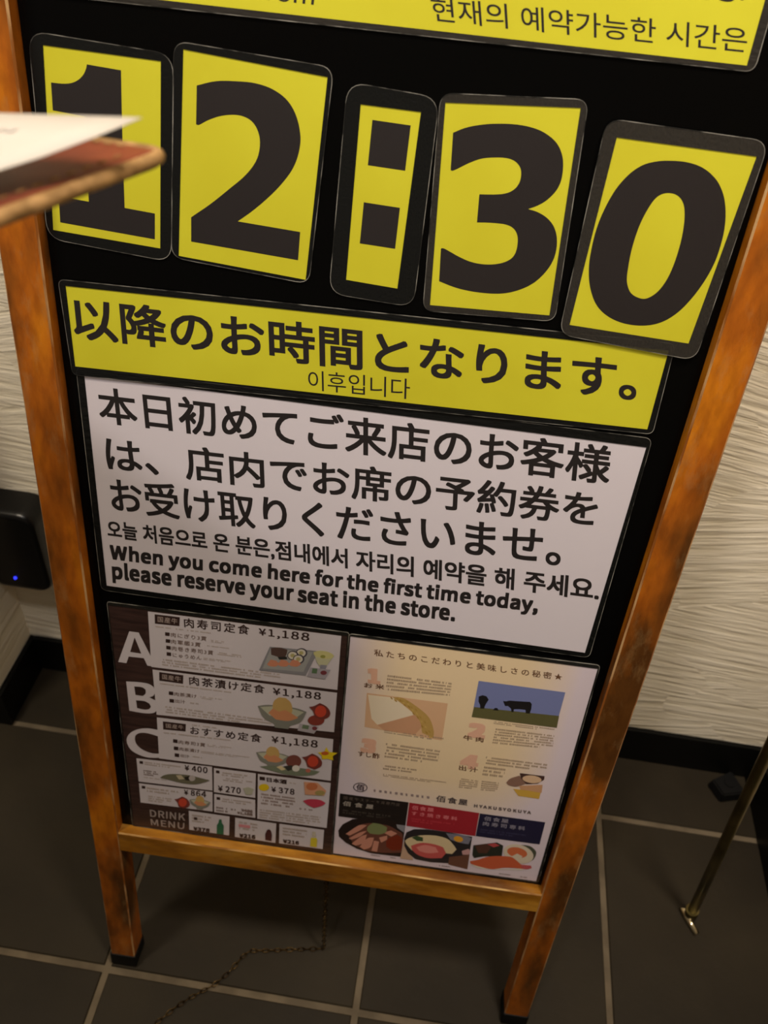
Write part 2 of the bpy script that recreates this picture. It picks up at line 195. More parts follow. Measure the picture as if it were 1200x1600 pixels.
   ('poly','P3','a8a4b0',[[(74.65,268.01),(92.7,268.59),(88.39,256.07),(71.8,256.33)]],0),
   ('poly','P3','5f7a5c',[[(76.32,267.43),(80.83,267.72),(80.45,261.53),(75.74,261.32)]],0),
   ('poly','P3','7a3c44',[[(89.48,264.34),(89.38,263.47),(89.01,262.63),(88.4,261.91),(87.61,261.37),(86.73,261.07),(85.83,261.04),(85.01,261.28),(84.34,261.76),(83.89,262.45),(83.71,263.26),(83.82,264.13),(84.19,264.97),(84.8,265.69),(85.58,266.22),(86.47,266.52),(87.36,266.55),(88.18,266.32),(88.85,265.84),(89.3,265.15)]],0),
   ('poly','P4','84857e',[[(26.8,210.18),(38.05,213.79),(61.74,214.44),(73.08,211.47),(68.23,197.22),(58.84,190.2),(56.57,185.03),(43.28,184.64),(41.99,189.7),(32.28,196.18)]],1),
   ('poly','P4','b9bba8',[[(29.18,209.42),(49.91,214.11),(70.74,210.59),(62.15,200.39),(38.24,199.7)]],1),
   ('poly','P4','c8a668',[[(41.08,209.76),(42.11,219.62),(46.72,225.42),(53.19,225.6),(58.04,220.06),(59.53,208.62),(54.95,201.85),(45.39,201.58)]],1),
   ('poly','P4','d09068',[[(37.0,203.01),(41.08,209.76),(47.09,206.62),(52.96,210.09),(58.39,206.94),(65.68,202.16),(56.29,196.03),(44.3,195.68)]],1),
   ('poly','P4','8c4036',[[(90.23,203.61),(89.95,201.44),(88.93,199.32),(87.27,197.46),(85.12,196.06),(82.71,195.24),(80.26,195.09),(78.03,195.63),(76.23,196.79),(75.04,198.48),(74.57,200.51),(74.88,202.68),(75.92,204.79),(77.59,206.63),(79.73,208.02),(82.12,208.82),(84.54,208.96),(86.76,208.44),(88.55,207.29),(89.75,205.62)]],0),
   ('poly','P4','7a3a34',[[(75.1,218.43),(79.23,220.2),(85.0,225.32),(91.13,222.18),(95.06,215.65),(94.2,208.92),(88.41,203.69),(81.03,206.02),(78.9,213.53)]],1),
   ('poly','P4','c84a36',[[(91.45,215.72),(91.3,213.35),(90.64,211.1),(89.53,209.19),(88.08,207.82),(86.43,207.12),(84.75,207.16),(83.19,207.94),(81.93,209.38),(81.07,211.34),(80.71,213.62),(80.87,215.99),(81.55,218.22),(82.66,220.1),(84.1,221.45),(85.74,222.14),(87.41,222.09),(88.95,221.33),(90.21,219.91),(91.07,217.98)]],0),
   ('poly','P4','b0aab4',[[(67.05,194.71),(85.41,194.05),(81.26,183.77),(65.31,184.95)]],0),
   ('poly','P4','6b7d64',[[(70.13,193.89),(76.26,193.66),(75.44,188.43),(69.29,188.66)]],0),
   ('poly','P4','7a3c44',[[(83.89,191.57),(83.8,190.75),(83.49,189.96),(82.98,189.28),(82.32,188.78),(81.57,188.5),(80.81,188.48),(80.12,188.71),(79.56,189.17),(79.18,189.83),(79.03,190.6),(79.12,191.43),(79.43,192.22),(79.95,192.89),(80.61,193.39),(81.35,193.67),(82.11,193.69),(82.8,193.46),(83.36,193.0),(83.73,192.35)]],0),
   ('poly','P5','84857e',[[(25.55,146.27),(33.47,148.94),(50.15,149.48),(58.12,147.33),(54.61,136.87),(47.98,131.74),(46.36,127.98),(37.06,127.66),(36.18,131.34),(29.38,136.04)]],1),
   ('poly','P5','b9bba8',[[(27.22,145.72),(41.81,149.21),(56.47,146.67),(50.36,139.18),(33.57,138.63)]],1),
   ('poly','P5','c8a668',[[(35.59,145.99),(36.34,153.25),(39.61,157.54),(44.17,157.68),(47.57,153.61),(48.56,145.2),(45.31,140.23),(38.6,140.01)]],1),
   ('poly','P5','d09068',[[(32.71,141.04),(35.59,145.99),(39.8,143.7),(43.95,146.26),(47.75,143.96),(52.85,140.48),(46.22,135.98),(37.81,135.7)]],1),
   ('poly','P5','7a4840',[[(70.44,142.65),(70.16,139.72),(69.17,136.92),(67.56,134.51),(65.49,132.75),(63.15,131.8),(60.78,131.76),(58.63,132.64),(56.89,134.35),(55.75,136.71),(55.31,139.49),(55.61,142.42),(56.62,145.2),(58.24,147.57),(60.31,149.3),(62.62,150.23),(64.95,150.27),(67.09,149.41),(68.82,147.73),(69.97,145.4)]],0),
   ('poly','P5','7a3a34',[[(70.76,148.83),(74.88,150.7),(80.64,156.06),(86.74,152.81),(90.64,146.01),(89.76,138.98),(83.98,133.5),(76.64,135.91),(74.54,143.74)]],1),
   ('poly','P5','c84a36',[[(87.04,146.06),(86.89,143.59),(86.22,141.24),(85.11,139.25),(83.66,137.81),(82.02,137.07),(80.34,137.11),(78.8,137.92),(77.54,139.42),(76.69,141.46),(76.34,143.83),(76.51,146.31),(77.19,148.64),(78.3,150.61),(79.74,152.02),(81.37,152.74),(83.04,152.7),(84.57,151.91),(85.82,150.43),(86.67,148.42)]],0),
   ('poly','P5','77806e',[[(29.21,126.55),(40.4,129.99),(55.29,131.55),(72.25,132.78),(89.28,131.67),(83.16,125.65),(70.51,121.38),(55.54,120.59),(40.5,122.94)]],1),
   ('poly','P5','d8c8a0',[[(45.74,129.55),(51.01,132.22),(55.38,127.65),(51.16,125.19)]],1),
   ('poly','P5','3a3a36',[[(53.15,131.89),(61.57,135.21),(62.8,129.22),(57.56,125.75)]],1),
   ('poly','P5','e0dcd8',[[(69.2,132.13),(69.06,130.65),(68.56,129.23),(67.75,128.02),(66.71,127.13),(65.54,126.65),(64.35,126.63),(63.27,127.07),(62.39,127.93),(61.82,129.13),(61.59,130.53),(61.74,132.01),(62.24,133.42),(63.05,134.63),(64.09,135.51),(65.26,135.98),(66.43,136.0),(67.51,135.57),(68.38,134.71),(68.96,133.53)]],0),
   ('poly','P5','c07060',[[(80.17,131.31),(80.08,130.42),(79.75,129.56),(79.21,128.82),(78.52,128.28),(77.74,127.97),(76.96,127.94),(76.23,128.19),(75.65,128.7),(75.26,129.4),(75.11,130.24),(75.2,131.14),(75.53,131.99),(76.07,132.73),(76.76,133.27),(77.53,133.57),(78.32,133.6),(79.04,133.35),(79.62,132.85),(80.01,132.15)]],0),
   ('poly','P6','e6cc22',[[(93.83,167.84),(96.74,161.68),(105.04,161.88),(100.66,156.43),(101.5,150.5),(95.69,151.59),(90.55,149.75),(89.78,154.94),(85.96,158.7),(92.11,160.72)]],0),
   ('poly','P6','c8662a',[[(96.74,159.56),(96.61,158.69),(96.12,157.83),(95.33,157.06),(94.31,156.46),(93.17,156.09),(92.01,155.99),(90.96,156.16),(90.11,156.59),(89.54,157.23),(89.32,158.03),(89.46,158.9),(89.96,159.76),(90.75,160.53),(91.77,161.12),(92.9,161.49),(94.05,161.59),(95.11,161.42),(95.96,161.0),(96.52,160.36)]],0),
   ('poly','P7','6d6a58',[[(-73.6,87.83),(-67.74,93.63),(-57.66,96.91),(-42.22,98.24),(-31.31,96.51),(-21.48,95.03),(-28.2,90.33),(-38.29,85.54),(-51.6,84.82),(-64.78,86.92)]],1),
   ('poly','P7','c0b49a',[[(-56.64,95.18),(-51.06,96.85),(-48.0,91.32),(-53.61,89.31)]],1),
   ('poly','P7','2e2822',[[(-47.86,94.61),(-42.25,97.42),(-42.54,90.04),(-46.96,89.91)]],1),
   ('poly','P7','b8b0b0',[[(-36.63,95.05),(-36.84,93.65),(-37.36,92.31),(-38.13,91.17),(-39.08,90.34),(-40.12,89.9),(-41.14,89.9),(-42.05,90.34),(-42.75,91.16),(-43.17,92.3),(-43.28,93.63),(-43.06,95.04),(-42.54,96.37),(-41.77,97.5),(-40.82,98.32),(-39.79,98.76),(-38.77,98.76),(-37.87,98.33),(-37.17,97.51),(-36.74,96.38)]],0),
   ('poly','P8','7a3a34',[[(-59.97,57.22),(-56.49,58.83),(-51.42,63.45),(-46.69,60.68),(-44.0,54.86),(-45.21,48.85),(-50.3,44.15),(-56.09,46.18),(-57.25,52.86)]],1),
   ('poly','P8','c84a36',[[(-46.92,54.9),(-47.22,52.78),(-47.93,50.77),(-48.97,49.06),(-50.25,47.83),(-51.64,47.19),(-53.0,47.22),(-54.2,47.9),(-55.12,49.18),(-55.66,50.92),(-55.78,52.95),(-55.47,55.07),(-54.76,57.07),(-53.71,58.76),(-52.44,59.98),(-51.06,60.6),(-49.71,60.58),(-48.52,59.9),(-47.6,58.64),(-47.05,56.92)]],0),
   ('poly','P8','84857e',[[(-44.06,60.15),(-38.62,62.08),(-27.3,62.51),(-21.98,60.99),(-24.72,53.54),(-29.37,49.88),(-30.59,47.22),(-36.87,46.97),(-37.35,49.57),(-41.79,52.88)]],1),
   ('poly','P8','b9bba8',[[(-42.95,59.76),(-32.96,62.29),(-23.12,60.52),(-27.51,55.17),(-38.88,54.73)]],1),
   ('poly','P8','c8a668',[[(-37.28,59.98),(-36.53,65.16),(-34.17,68.23),(-31.07,68.35),(-28.91,65.44),(-28.52,59.45),(-30.89,55.91),(-35.44,55.73)]],1),
   ('poly','P8','d09068',[[(-39.38,56.44),(-37.28,59.98),(-34.5,58.36),(-31.61,60.19),(-29.11,58.57),(-25.78,56.1),(-30.42,52.89),(-36.11,52.67)]],1),
   ('poly','P9','b5b5a4',[[(12.47,90.39),(17.95,93.21),(23.43,91.12),(21.25,82.39),(15.19,81.07)]],1),
   ('poly','P10','d9a080',[[(74.0,113.36),(87.91,114.73),(96.99,104.59),(95.2,96.85),(75.77,94.26)]],1),
   ('poly','P10','c87850',[[(88.05,109.13),(87.84,107.29),(87.09,105.5),(85.87,103.95),(84.29,102.77),(82.52,102.1),(80.72,102.0),(79.07,102.48),(77.74,103.48),(76.86,104.92),(76.51,106.65),(76.72,108.49),(77.48,110.27),(78.71,111.82),(80.28,112.97),(82.05,113.64),(83.84,113.74),(85.47,113.27),(86.8,112.27),(87.69,110.85)]],0),
   ('poly','P10','a89860',[[(95.86,101.09),(95.67,99.83),(94.99,98.59),(93.9,97.48),(92.49,96.62),(90.9,96.08),(89.3,95.92),(87.84,96.16),(86.66,96.78),(85.88,97.7),(85.58,98.85),(85.78,100.11),(86.46,101.35),(87.56,102.45),(88.97,103.31),(90.55,103.84),(92.14,104.0),(93.6,103.76),(94.77,103.15),(95.55,102.23)]],0),
   ('poly','P10','c04058',[[(73.95,83.94),(80.35,88.17),(91.21,89.38),(97.38,85.76),(93.79,80.8),(85.79,75.67),(79.63,78.51)]],1),
   ('poly','P11','2e6a4c',[[(-15.81,25.24),(-14.01,29.18),(-13.33,34.97),(-10.7,35.56),(-10.57,29.96),(-8.59,25.99),(-9.07,10.65),(-16.36,10.06)]],0),
   ('poly','P12','4a2428',[[(35.98,21.89),(37.83,29.44),(40.08,30.85),(42.05,28.63),(43.06,21.72),(42.63,11.71),(36.08,12.0)]],0),
   ('poly','P13','d8c83a',[[(84.44,26.77),(90.05,28.07),(91.33,24.78),(91.3,12.48),(84.22,12.29)]],0),
   ('poly','P13','c8c0b0',[[(85.69,37.72),(89.07,37.61),(89.64,29.76),(85.49,28.8)]],0),
  ]),
 'story': dict(o=(135.7, 262.94), n=0.6, r=4, col='CRM', fs='m', paper=[(-109.37, 305.73), (104.56, 306.91), (107.37, 3.37), (-108.68, 0.48)],
  film=[(-110.91, 308.74), (105.92, 311.63), (110.15, 2.41), (-110.26, -0.98)], items=[
   ('text','L','6a4a34','私たちのこだわりと美味しさの秘密★',[(-88.05,294.73),(76.66,295.69),(77.67,287.88),(-86.83,286.66)],0.015,1.5),
   ('poly','P14','d8b08c',[[(-90.08,240.92),(-16.28,241.77),(-15.62,193.36),(-70.04,195.87),(-88.95,196.82)]],0),
   ('poly','P14','e6d8c0',[[(-88.85,238.93),(-65.27,239.75),(-44.07,222.0),(-77.19,201.99),(-83.25,208.89)]],0),
   ('poly','P14','c99a78',[[(-77.19,201.99),(-42.03,223.17),(-34.15,210.87),(-41.31,196.1),(-70.04,195.87)]],0),
   ('poly','P14','bb9a58',[[(-66.35,239.83),(-56.77,240.64),(-43.0,232.08),(-30.93,220.77),(-24.72,204.96),(-24.07,194.83),(-35.09,199.73),(-38.92,214.57),(-51.29,228.95)]],1),
   ('poly','P14','a8843c',[[(-66.15,237.11),(-66.78,237.08),(-67.67,237.91),(-68.31,239.13),(-68.31,240.0),(-67.68,240.03),(-66.78,239.2),(-66.15,237.99)]],0),
   ('poly','P14','c8a860',[[(-62.76,235.24),(-63.39,235.21),(-64.29,236.05),(-64.92,237.26),(-64.93,238.14),(-64.29,238.17),(-63.4,237.34),(-62.76,236.12)]],0),
   ('poly','P14','b09048',[[(-59.81,238.03),(-60.44,238.0),(-61.34,238.83),(-61.98,240.04),(-61.98,240.92),(-61.35,240.95),(-60.45,240.12),(-59.81,238.91)]],0),
   ('poly','P14','a8843c',[[(-61.92,234.8),(-62.55,234.77),(-63.45,235.6),(-64.08,236.82),(-64.09,237.7),(-63.45,237.73),(-62.56,236.89),(-61.92,235.68)]],0),
   ('poly','P14','c8a860',[[(-58.94,237.29),(-59.57,237.26),(-60.47,238.1),(-61.11,239.31),(-61.11,240.18),(-60.48,240.21),(-59.59,239.38),(-58.95,238.17)]],0),
   ('poly','P14','b09048',[[(-55.48,234.83),(-56.12,234.8),(-57.02,235.64),(-57.66,236.85),(-57.67,237.73),(-57.04,237.76),(-56.13,236.92),(-55.49,235.71)]],0),
   ('poly','P14','a8843c',[[(-58.01,235.96),(-58.64,235.92),(-59.54,236.76),(-60.18,237.98),(-60.19,238.85),(-59.56,238.88),(-58.66,238.05),(-58.02,236.83)]],0),
   ('poly','P14','c8a860',[[(-54.52,233.19),(-55.15,233.16),(-56.06,234.0),(-56.7,235.22),(-56.71,236.1),(-56.08,236.13),(-55.17,235.29),(-54.53,234.07)]],0),
   ('poly','P14','b09048',[[(-51.5,235.09),(-52.13,235.06),(-53.03,235.9),(-53.68,237.12),(-53.69,237.99),(-53.06,238.02),(-52.15,237.19),(-51.51,235.97)]],0),
   ('poly','P14','a8843c',[[(-53.5,230.95),(-54.13,230.92),(-55.04,231.76),(-55.68,232.98),(-55.69,233.87),(-55.06,233.9),(-54.15,233.06),(-53.51,231.84)]],0),
   ('poly','P14','c8a860',[[(-50.44,232.56),(-51.07,232.53),(-51.98,233.37),(-52.62,234.59),(-52.63,235.47),(-52.0,235.5),(-51.1,234.66),(-50.45,233.45)]],0),
   ('poly','P14','b09048',[[(-46.86,229.19),(-47.5,229.16),(-48.41,230.0),(-49.06,231.22),(-49.07,232.11),(-48.44,232.14),(-47.53,231.3),(-46.88,230.07)]],0),
   ('poly','P14','a8843c',[[(-49.31,229.42),(-49.95,229.39),(-50.86,230.24),(-51.51,231.46),(-51.52,232.34),(-50.88,232.37),(-49.98,231.53),(-49.33,230.31)]],0),
   ('poly','P14','c8a860',[[(-45.7,225.73),(-46.33,225.7),(-47.25,226.55),(-47.9,227.78),(-47.91,228.67),(-47.28,228.7),(-46.37,227.85),(-45.71,226.62)]],0),
   ('poly','P14','b09048',[[(-42.58,226.75),(-43.21,226.72),(-44.12,227.57),(-44.78,228.8),(-44.79,229.68),(-44.16,229.71),(-43.25,228.87),(-42.59,227.64)]],0),
   ('poly','P14','a8843c',[[(-44.46,221.65),(-45.1,221.62),(-46.01,222.47),(-46.67,223.71),(-46.68,224.6),(-46.05,224.64),(-45.13,223.78),(-44.48,222.55)]],0),
   ('poly','P14','c8a860',[[(-41.3,222.38),(-41.94,222.35),(-42.85,223.2),(-43.51,224.43),(-43.53,225.33),(-42.89,225.36),(-41.98,224.51),(-41.32,223.27)]],0),
   ('poly','P14','b09048',[[(-37.58,218.04),(-38.22,218.01),(-39.14,218.87),(-39.8,220.11),(-39.82,221.01),(-39.18,221.04),(-38.26,220.18),(-37.6,218.94)]],0),
   ('poly','P14','a8843c',[[(-39.95,217.37),(-40.59,217.33),(-41.51,218.19),(-42.17,219.44),(-42.19,220.33),(-41.55,220.37),(-40.63,219.51),(-39.97,218.27)]],0),
   ('poly','P14','c8a860',[[(-36.18,212.7),(-36.82,212.66),(-37.74,213.53),(-38.41,214.78),(-38.43,215.68),(-37.79,215.71),(-36.87,214.85),(-36.2,213.6)]],0),
   ('poly','P14','b09048',[[(-32.93,212.82),(-33.57,212.79),(-34.5,213.65),(-35.17,214.9),(-35.19,215.8),(-34.55,215.84),(-33.62,214.97),(-32.95,213.72)]],0),
   ('poly','P14','a8843c',[[(-34.7,206.69),(-35.34,206.66),(-36.27,207.53),(-36.94,208.79),(-36.96,209.7),(-36.32,209.73),(-35.39,208.87),(-34.72,207.61)]],0),
   ('poly','P14','c8a860',[[(-31.4,206.51),(-32.04,206.47),(-32.98,207.34),(-33.65,208.6),(-33.67,209.52),(-33.03,209.55),(-32.1,208.68),(-31.43,207.42)]],0),
   ('poly','P14','b09048',[[(-27.51,201.15),(-28.15,201.11),(-29.09,201.99),(-29.77,203.26),(-29.79,204.18),(-29.15,204.21),(-28.21,203.34),(-27.53,202.07)]],0),
   ('poly','P14','a8843c',[[(-29.79,199.52),(-30.43,199.48),(-31.37,200.36),(-32.05,201.63),(-32.07,202.56),(-31.43,202.59),(-30.49,201.71),(-29.81,200.44)]],0),
   ('poly','P14','c8a860',[[(-25.83,193.79),(-26.48,193.76),(-27.42,194.64),(-28.11,195.92),(-28.13,196.85),(-27.48,196.89),(-26.54,196.0),(-25.86,194.72)]],0),
   ('text','L','e0b29a','1',[(-92.52,271.84),(-79.34,271.96),(-78.9,253.21),(-89.97,253.5)],0.03,1.0),
   ('text','L','e0b29a','3',[(-91.23,182.32),(-75.34,182.04),(-76.18,162.29),(-91.0,161.93)],0.03,1.0),
   ('text','L','6a4a34','お 米',[(-93.75,253.58),(-74.91,253.97),(-74.96,247.97),(-93.0,247.34)],0.02,1.0),
   ('text','L','6a4a34','すし酢',[(-92.65,163.39),(-71.66,163.67),(-71.33,156.05),(-92.15,156.27)],0.02,1.1),
   ('text','L','e0b29a','2',[(5.83,222.33),(22.31,222.25),(22.89,202.84),(6.77,203.01)],0.03,1.0),
   ('text','L','6a4a34','牛 肉',[(2.95,204.82),(21.99,204.8),(22.36,198.41),(3.87,198.11)],0.02,1.0),
   ('text','L','e0b29a','4',[(5.15,179.98),(22.69,180.06),(21.98,160.11),(4.79,160.13)],0.03,1.0),
   ('text','L','6a4a34','出 汁',[(4.31,163.67),(22.71,163.45),(23.09,156.68),(5.27,156.58)],0.02,1.0),
   ('dash','L','a8947e',[(-73.23,267.66),(-16.04,268.26),(-15.52,250.93),(-73.43,247.06)],5,0.75,50),
   ('dash','L','a8947e',[(-70.12,197.0),(-14.67,197.82),(-14.52,191.77),(-69.87,192.73)],2,0.6,51),
   ('dash','L','a8947e',[(-67.03,180.47),(-15.66,180.48),(-16.03,159.4),(-66.79,158.81)],5,0.75,52),
   ('dash','L','a8947e',[(-67.05,149.63),(-34.74,149.98),(-34.57,142.62),(-66.65,141.41)],2,0.5,53),
   ('dash','L','a8947e',[(-66.09,136.41),(-4.68,137.79),(-4.22,133.19),(-65.86,132.24)],2,0.8,54),
   ('dash','L','a8947e',[(27.24,228.24),(82.98,229.35),(83.37,224.4),(27.87,224.2)],2,0.7,55),
   ('dash','L','a8947e',[(30.92,219.77),(84.0,221.16),(85.98,201.89),(30.72,198.38)],6,0.75,56),
   ('dash','L','a8947e',[(27.97,181.15),(84.97,182.35),(85.94,170.89),(27.91,169.52)],3,0.75,57),
   ('dash','L','a8947e',[(28.18,167.77),(48.18,168.35),(48.72,153.85),(27.93,153.11)],3,0.7,58),
   ('dash','L','a8947e',[(7.92,146.08),(25.27,146.07),(26.66,132.29),(8.68,131.24)],5,0.8,59),
   ('dash','L','a8947e',[(28.86,146.84),(45.42,147.59),(45.8,133.6),(29.83,132.03)],5,0.95,60),
   ('poly','P15','7680b2',[[(6.98,274.47),(83.29,274.94),(83.35,245.09),(7.29,240.79)]],0),
   ('poly','P15','5e5c3a',[[(7.45,242.12),(83.59,245.63),(84.5,230.48),(7.2,229.26)]],0),
   ('poly','P15','1c1a1c',[[(31.75,254.43),(34.6,254.5),(37.22,255.97),(46.24,256.75),(55.19,257.84),(57.34,255.38),(57.92,249.04),(57.54,243.44),(54.14,243.1),(53.06,247.28),(47.91,247.09),(42.9,246.11),(43.15,242.58),(41.25,242.21),(40.2,246.39),(37.22,249.05),(34.44,248.51)]],0),
   ('poly','P15','1c1a1c',[[(9.73,255.78),(12.85,257.98),(16.38,257.38),(19.02,253.57),(18.05,250.17),(16.96,245.92),(16.66,241.8),(13.28,241.14),(12.35,245.84),(10.42,249.5)]],0),
   ('poly','P15','1c1a1c',[[(24.63,241.24),(25.86,244.41),(28.11,244.85),(29.96,241.95)]],0),
   ('poly','P16','8a6a5c',[[(51.99,148.3),(54.81,154.77),(62.51,160.77),(71.02,150.92),(62.37,144.63),(54.46,145.15)]],1),
   ('poly','P16','4a3430',[[(62.37,164.35),(85.84,165.0),(86.3,160.03),(81.3,153.12),(71.14,150.21),(64.51,157.57)]],0),
   ('poly','P16','d8b898',[[(84.05,158.76),(83.81,157.08),(82.7,155.5),(80.85,154.19),(78.41,153.27),(75.65,152.83),(72.82,152.93),(70.22,153.54),(68.09,154.61),(66.64,156.03),(66.02,157.66),(66.28,159.35),(67.41,160.91),(69.27,162.21),(71.69,163.12),(74.44,163.55),(77.25,163.46),(79.84,162.85),(81.96,161.79),(83.42,160.38)]],0),
   ('poly','P16','c89a74',[[(64.95,146.67),(86.22,152.71),(87.42,141.14),(68.57,137.05)]],0),
   ('poly','P16','cda648',[[(60.02,141.16),(72.66,141.66),(86.48,140.94),(86.67,131.98),(66.48,132.09)]],1),
   ('poly','L','4c4048',[[(-79.68,112.26),(-79.83,110.72),(-80.32,109.21),(-81.14,107.82),(-82.24,106.62),(-83.57,105.66),(-85.07,105.01),(-86.65,104.68),(-88.24,104.71),(-89.76,105.08),(-91.12,105.77),(-92.27,106.76),(-93.13,108.0),(-93.68,109.41),(-93.88,110.93),(-93.72,112.47),(-93.22,113.98),(-92.39,115.36),(-91.29,116.55),(-89.96,117.49),(-88.47,118.13),(-86.9,118.45),(-85.33,118.43),(-83.82,118.06),(-82.47,117.37),(-81.32,116.39),(-80.45,115.18),(-79.9,113.78)],[(-80.57,112.18),(-80.7,110.89),(-81.13,109.63),(-81.85,108.47),(-82.81,107.47),(-83.98,106.67),(-85.29,106.11),(-86.67,105.84),(-88.06,105.85),(-89.39,106.15),(-90.58,106.73),(-91.58,107.55),(-92.34,108.57),(-92.82,109.75),(-92.99,111.01),(-92.85,112.3),(-92.41,113.56),(-91.69,114.71),(-90.72,115.71),(-89.56,116.5),(-88.25,117.04),(-86.88,117.31),(-85.5,117.3),(-84.19,117.0),(-83.0,116.43),(-82.0,115.62),(-81.24,114.61),(-80.75,113.44)]],0),
   ('text','L','4c4048','佰',[(-90.92,115.98),(-82.96,116.26),(-82.61,107.19),(-90.61,106.9)],0.03,1.0),
   ('poly','P16','948484',[[(-73.35,111.61),(-71.42,111.54),(-71.32,107.99),(-72.94,108.22)]],0),
   ('poly','P16','948484',[[(-68.05,111.74),(-65.38,111.84),(-65.27,108.28),(-67.64,108.35)]],0),
   ('poly','P16','948484',[[(-62.76,111.87),(-60.09,111.97),(-59.97,108.42),(-62.34,108.48)]],0),
   ('poly','P16','948484',[[(-57.48,112.01),(-55.56,111.94),(-55.42,108.39),(-57.04,108.62)]],0),
   ('poly','P16','948484',[[(-52.19,112.14),(-49.53,112.23),(-49.38,108.69),(-51.75,108.75)]],0),
   ('poly','P16','948484',[[(-46.92,112.27),(-44.25,112.37),(-44.09,108.82),(-46.46,108.89)]],0),
   ('poly','P16','948484',[[(-41.64,112.4),(-39.72,112.34),(-39.55,108.79),(-41.17,109.02)]],0),
   ('poly','P16','948484',[[(-36.37,112.54),(-33.71,112.63),(-33.52,109.09),(-35.89,109.15)]],0),
   ('poly','P16','948484',[[(-31.1,112.67),(-28.44,112.76),(-28.25,109.22),(-30.61,109.29)]],0),
   ('poly','P16','948484',[[(-25.84,112.8),(-23.92,112.73),(-23.72,109.19),(-25.34,109.42)]],0),
   ('poly','P16','948484',[[(-20.58,112.93),(-17.92,113.03),(-17.7,109.49),(-20.06,109.55)]],0),
   ('text','L','5a5050','佰食屋',[(-11.46,116.37),(19.53,116.39),(20.17,107.29),(-10.95,106.78)],0.02,1.25),
   ('text','L','6c6060','HYAKUSYOKUYA',[(26.59,111.15),(82.5,112.81),(83.05,108.03),(26.97,106.35)],0.02,1.4),
   ('poly','N','201a18',[[(-106.24,98.26),(-37.28,99.72),(-36.96,63.92),(-105.94,62.73)]],0),
   ('poly','N','a02632',[[(-36.5,99.6),(33.4,98.92),(34.57,62.72),(-35.89,63.14)]],0),
   ('poly','N','22203c',[[(34.17,98.49),(98.91,99.23),(99.69,64.28),(35.07,62.83)]],0),
   ('text','L','6c6058','国産牛ステーキ丼専門店',[(-102.42,95.07),(-45.67,96.2),(-45.88,91.7),(-102.13,90.21)],0.0,1.4),
   ('text','L','a09890','佰食屋',[(-102.62,87.63),(-71.49,88.53),(-71.58,81.53),(-102.5,80.19)],0.03,1.8),
   ('dash','L','4c443e',[(-101.87,75.3),(-53.55,76.49),(-53.46,68.39),(-102.07,67.67)],2,0.5,77),
   ('text','L','d87880','佰食屋',[(-33.42,95.94),(-11.67,96.8),(-11.24,90.45),(-33.08,89.58)],0.02,1.3),
   ('text','L','d87880','すき焼き専科',[(-32.82,87.14),(13.16,88.41),(13.32,82.42),(-32.52,81.19)],0.02,1.5),
   ('dash','L','bc3c48',[(-32.11,77.25),(12.58,78.21),(12.87,71.14),(-32.02,70.16)],2,0.5,78),
   ('text','L','8c8898','佰食屋',[(39.12,95.23),(63.23,96.17),(63.65,89.76),(39.45,88.81)],0.02,1.3),
   ('text','L','8c8898','肉寿司専科',[(39.05,87.22),(81.1,88.69),(81.61,82.22),(39.38,80.73)],0.02,1.5),
   ('dash','L','3c3a58',[(38.16,75.88),(83.79,77.12),(84.4,70.07),(38.56,68.8)],2,0.5,79),
   ('poly','P17','241a18',[[(-104.65,40.03),(-100.84,50.83),(-91.01,61.54),(-60.47,70.99),(-36.94,63.68),(-36.54,11.65),(-50.98,10.84),(-68.16,10.26),(-83.56,14.42),(-95.87,21.83),(-103.34,30.27)]],0),
   ('poly','P17','8c8c94',[[(-46.25,63.19),(-36.9,63.36),(-37.34,52.1),(-44.7,57.83)]],0),
   ('poly','P17','6a4034',[[(-94.6,35.65),(-86.09,50.88),(-74.07,58.85),(-55.3,59.51),(-44.32,53.81),(-37.89,47.01),(-36.67,18.54),(-55.56,14.09),(-72.72,13.51),(-86.14,20.68)]],1),
   ('poly','P17','c88c78',[[(-96.75,35.99),(-84.13,52.97),(-75.86,54.85),(-82.51,45.08),(-92.4,34.47)]],1),
   ('poly','P17','c88c78',[[(-93.13,29.25),(-82.28,41.81),(-75.18,45.93),(-81.81,35.23),(-89.86,28.32)]],1),
   ('poly','P17','c88c78',[[(-89.42,21.62),(-80.76,35.47),(-74.75,40.2),(-76.89,26.23),(-84.96,19.24)]],1),
   ('poly','P17','c88c78',[[(-80.62,18.54),(-74.25,33.61),(-67.07,36.95),(-69.02,21.25),(-76.02,14.46)]],1),
   ('poly','P17','c88c78',[[(-67.97,14.63),(-66.68,31.99),(-61.32,31.54),(-62.03,14.3)]],1),
   ('poly','P17','c88c78',[[(-58.42,47.28),(-50.47,52.4),(-43.85,48.96),(-49.58,42.65)]],1),
   ('poly','P17','c88c78',[[(-61.87,38.15),(-53.86,43.34),(-53.28,36.77),(-59.09,30.37)]],1),
   ('poly','P17','7c8658',[[(-74.7,53.47),(-70.0,60.26),(-61.59,59.72),(-55.02,56.3),(-55.33,47.99),(-62.29,43.07),(-71.75,42.56),(-75.24,46.74)]],1),
   ('poly','P17','7a2c18',[[(-53.28,36.77),(-43.7,47.33),(-37.76,40.36),(-37.17,23.57),(-46.41,19.69),(-53.29,24.92)]],1),
   ('poly','P18','c8a890',[[(-35.97,38.03),(-25.68,17.85),(-23.16,8.86),(-37.02,8.78)]],0),
   ('poly','P18','2a2628',[[(-36.07,42.95),(-34.76,53.04),(-27.76,59.72),(-15.02,62.39),(7.87,62.79),(23.31,61.5),(31.77,61.03),(33.03,30.45),(33.88,7.67),(14.31,12.65),(-5.08,9.95),(-21.04,11.29),(-29.78,19.42),(-34.86,30.82)]],0),
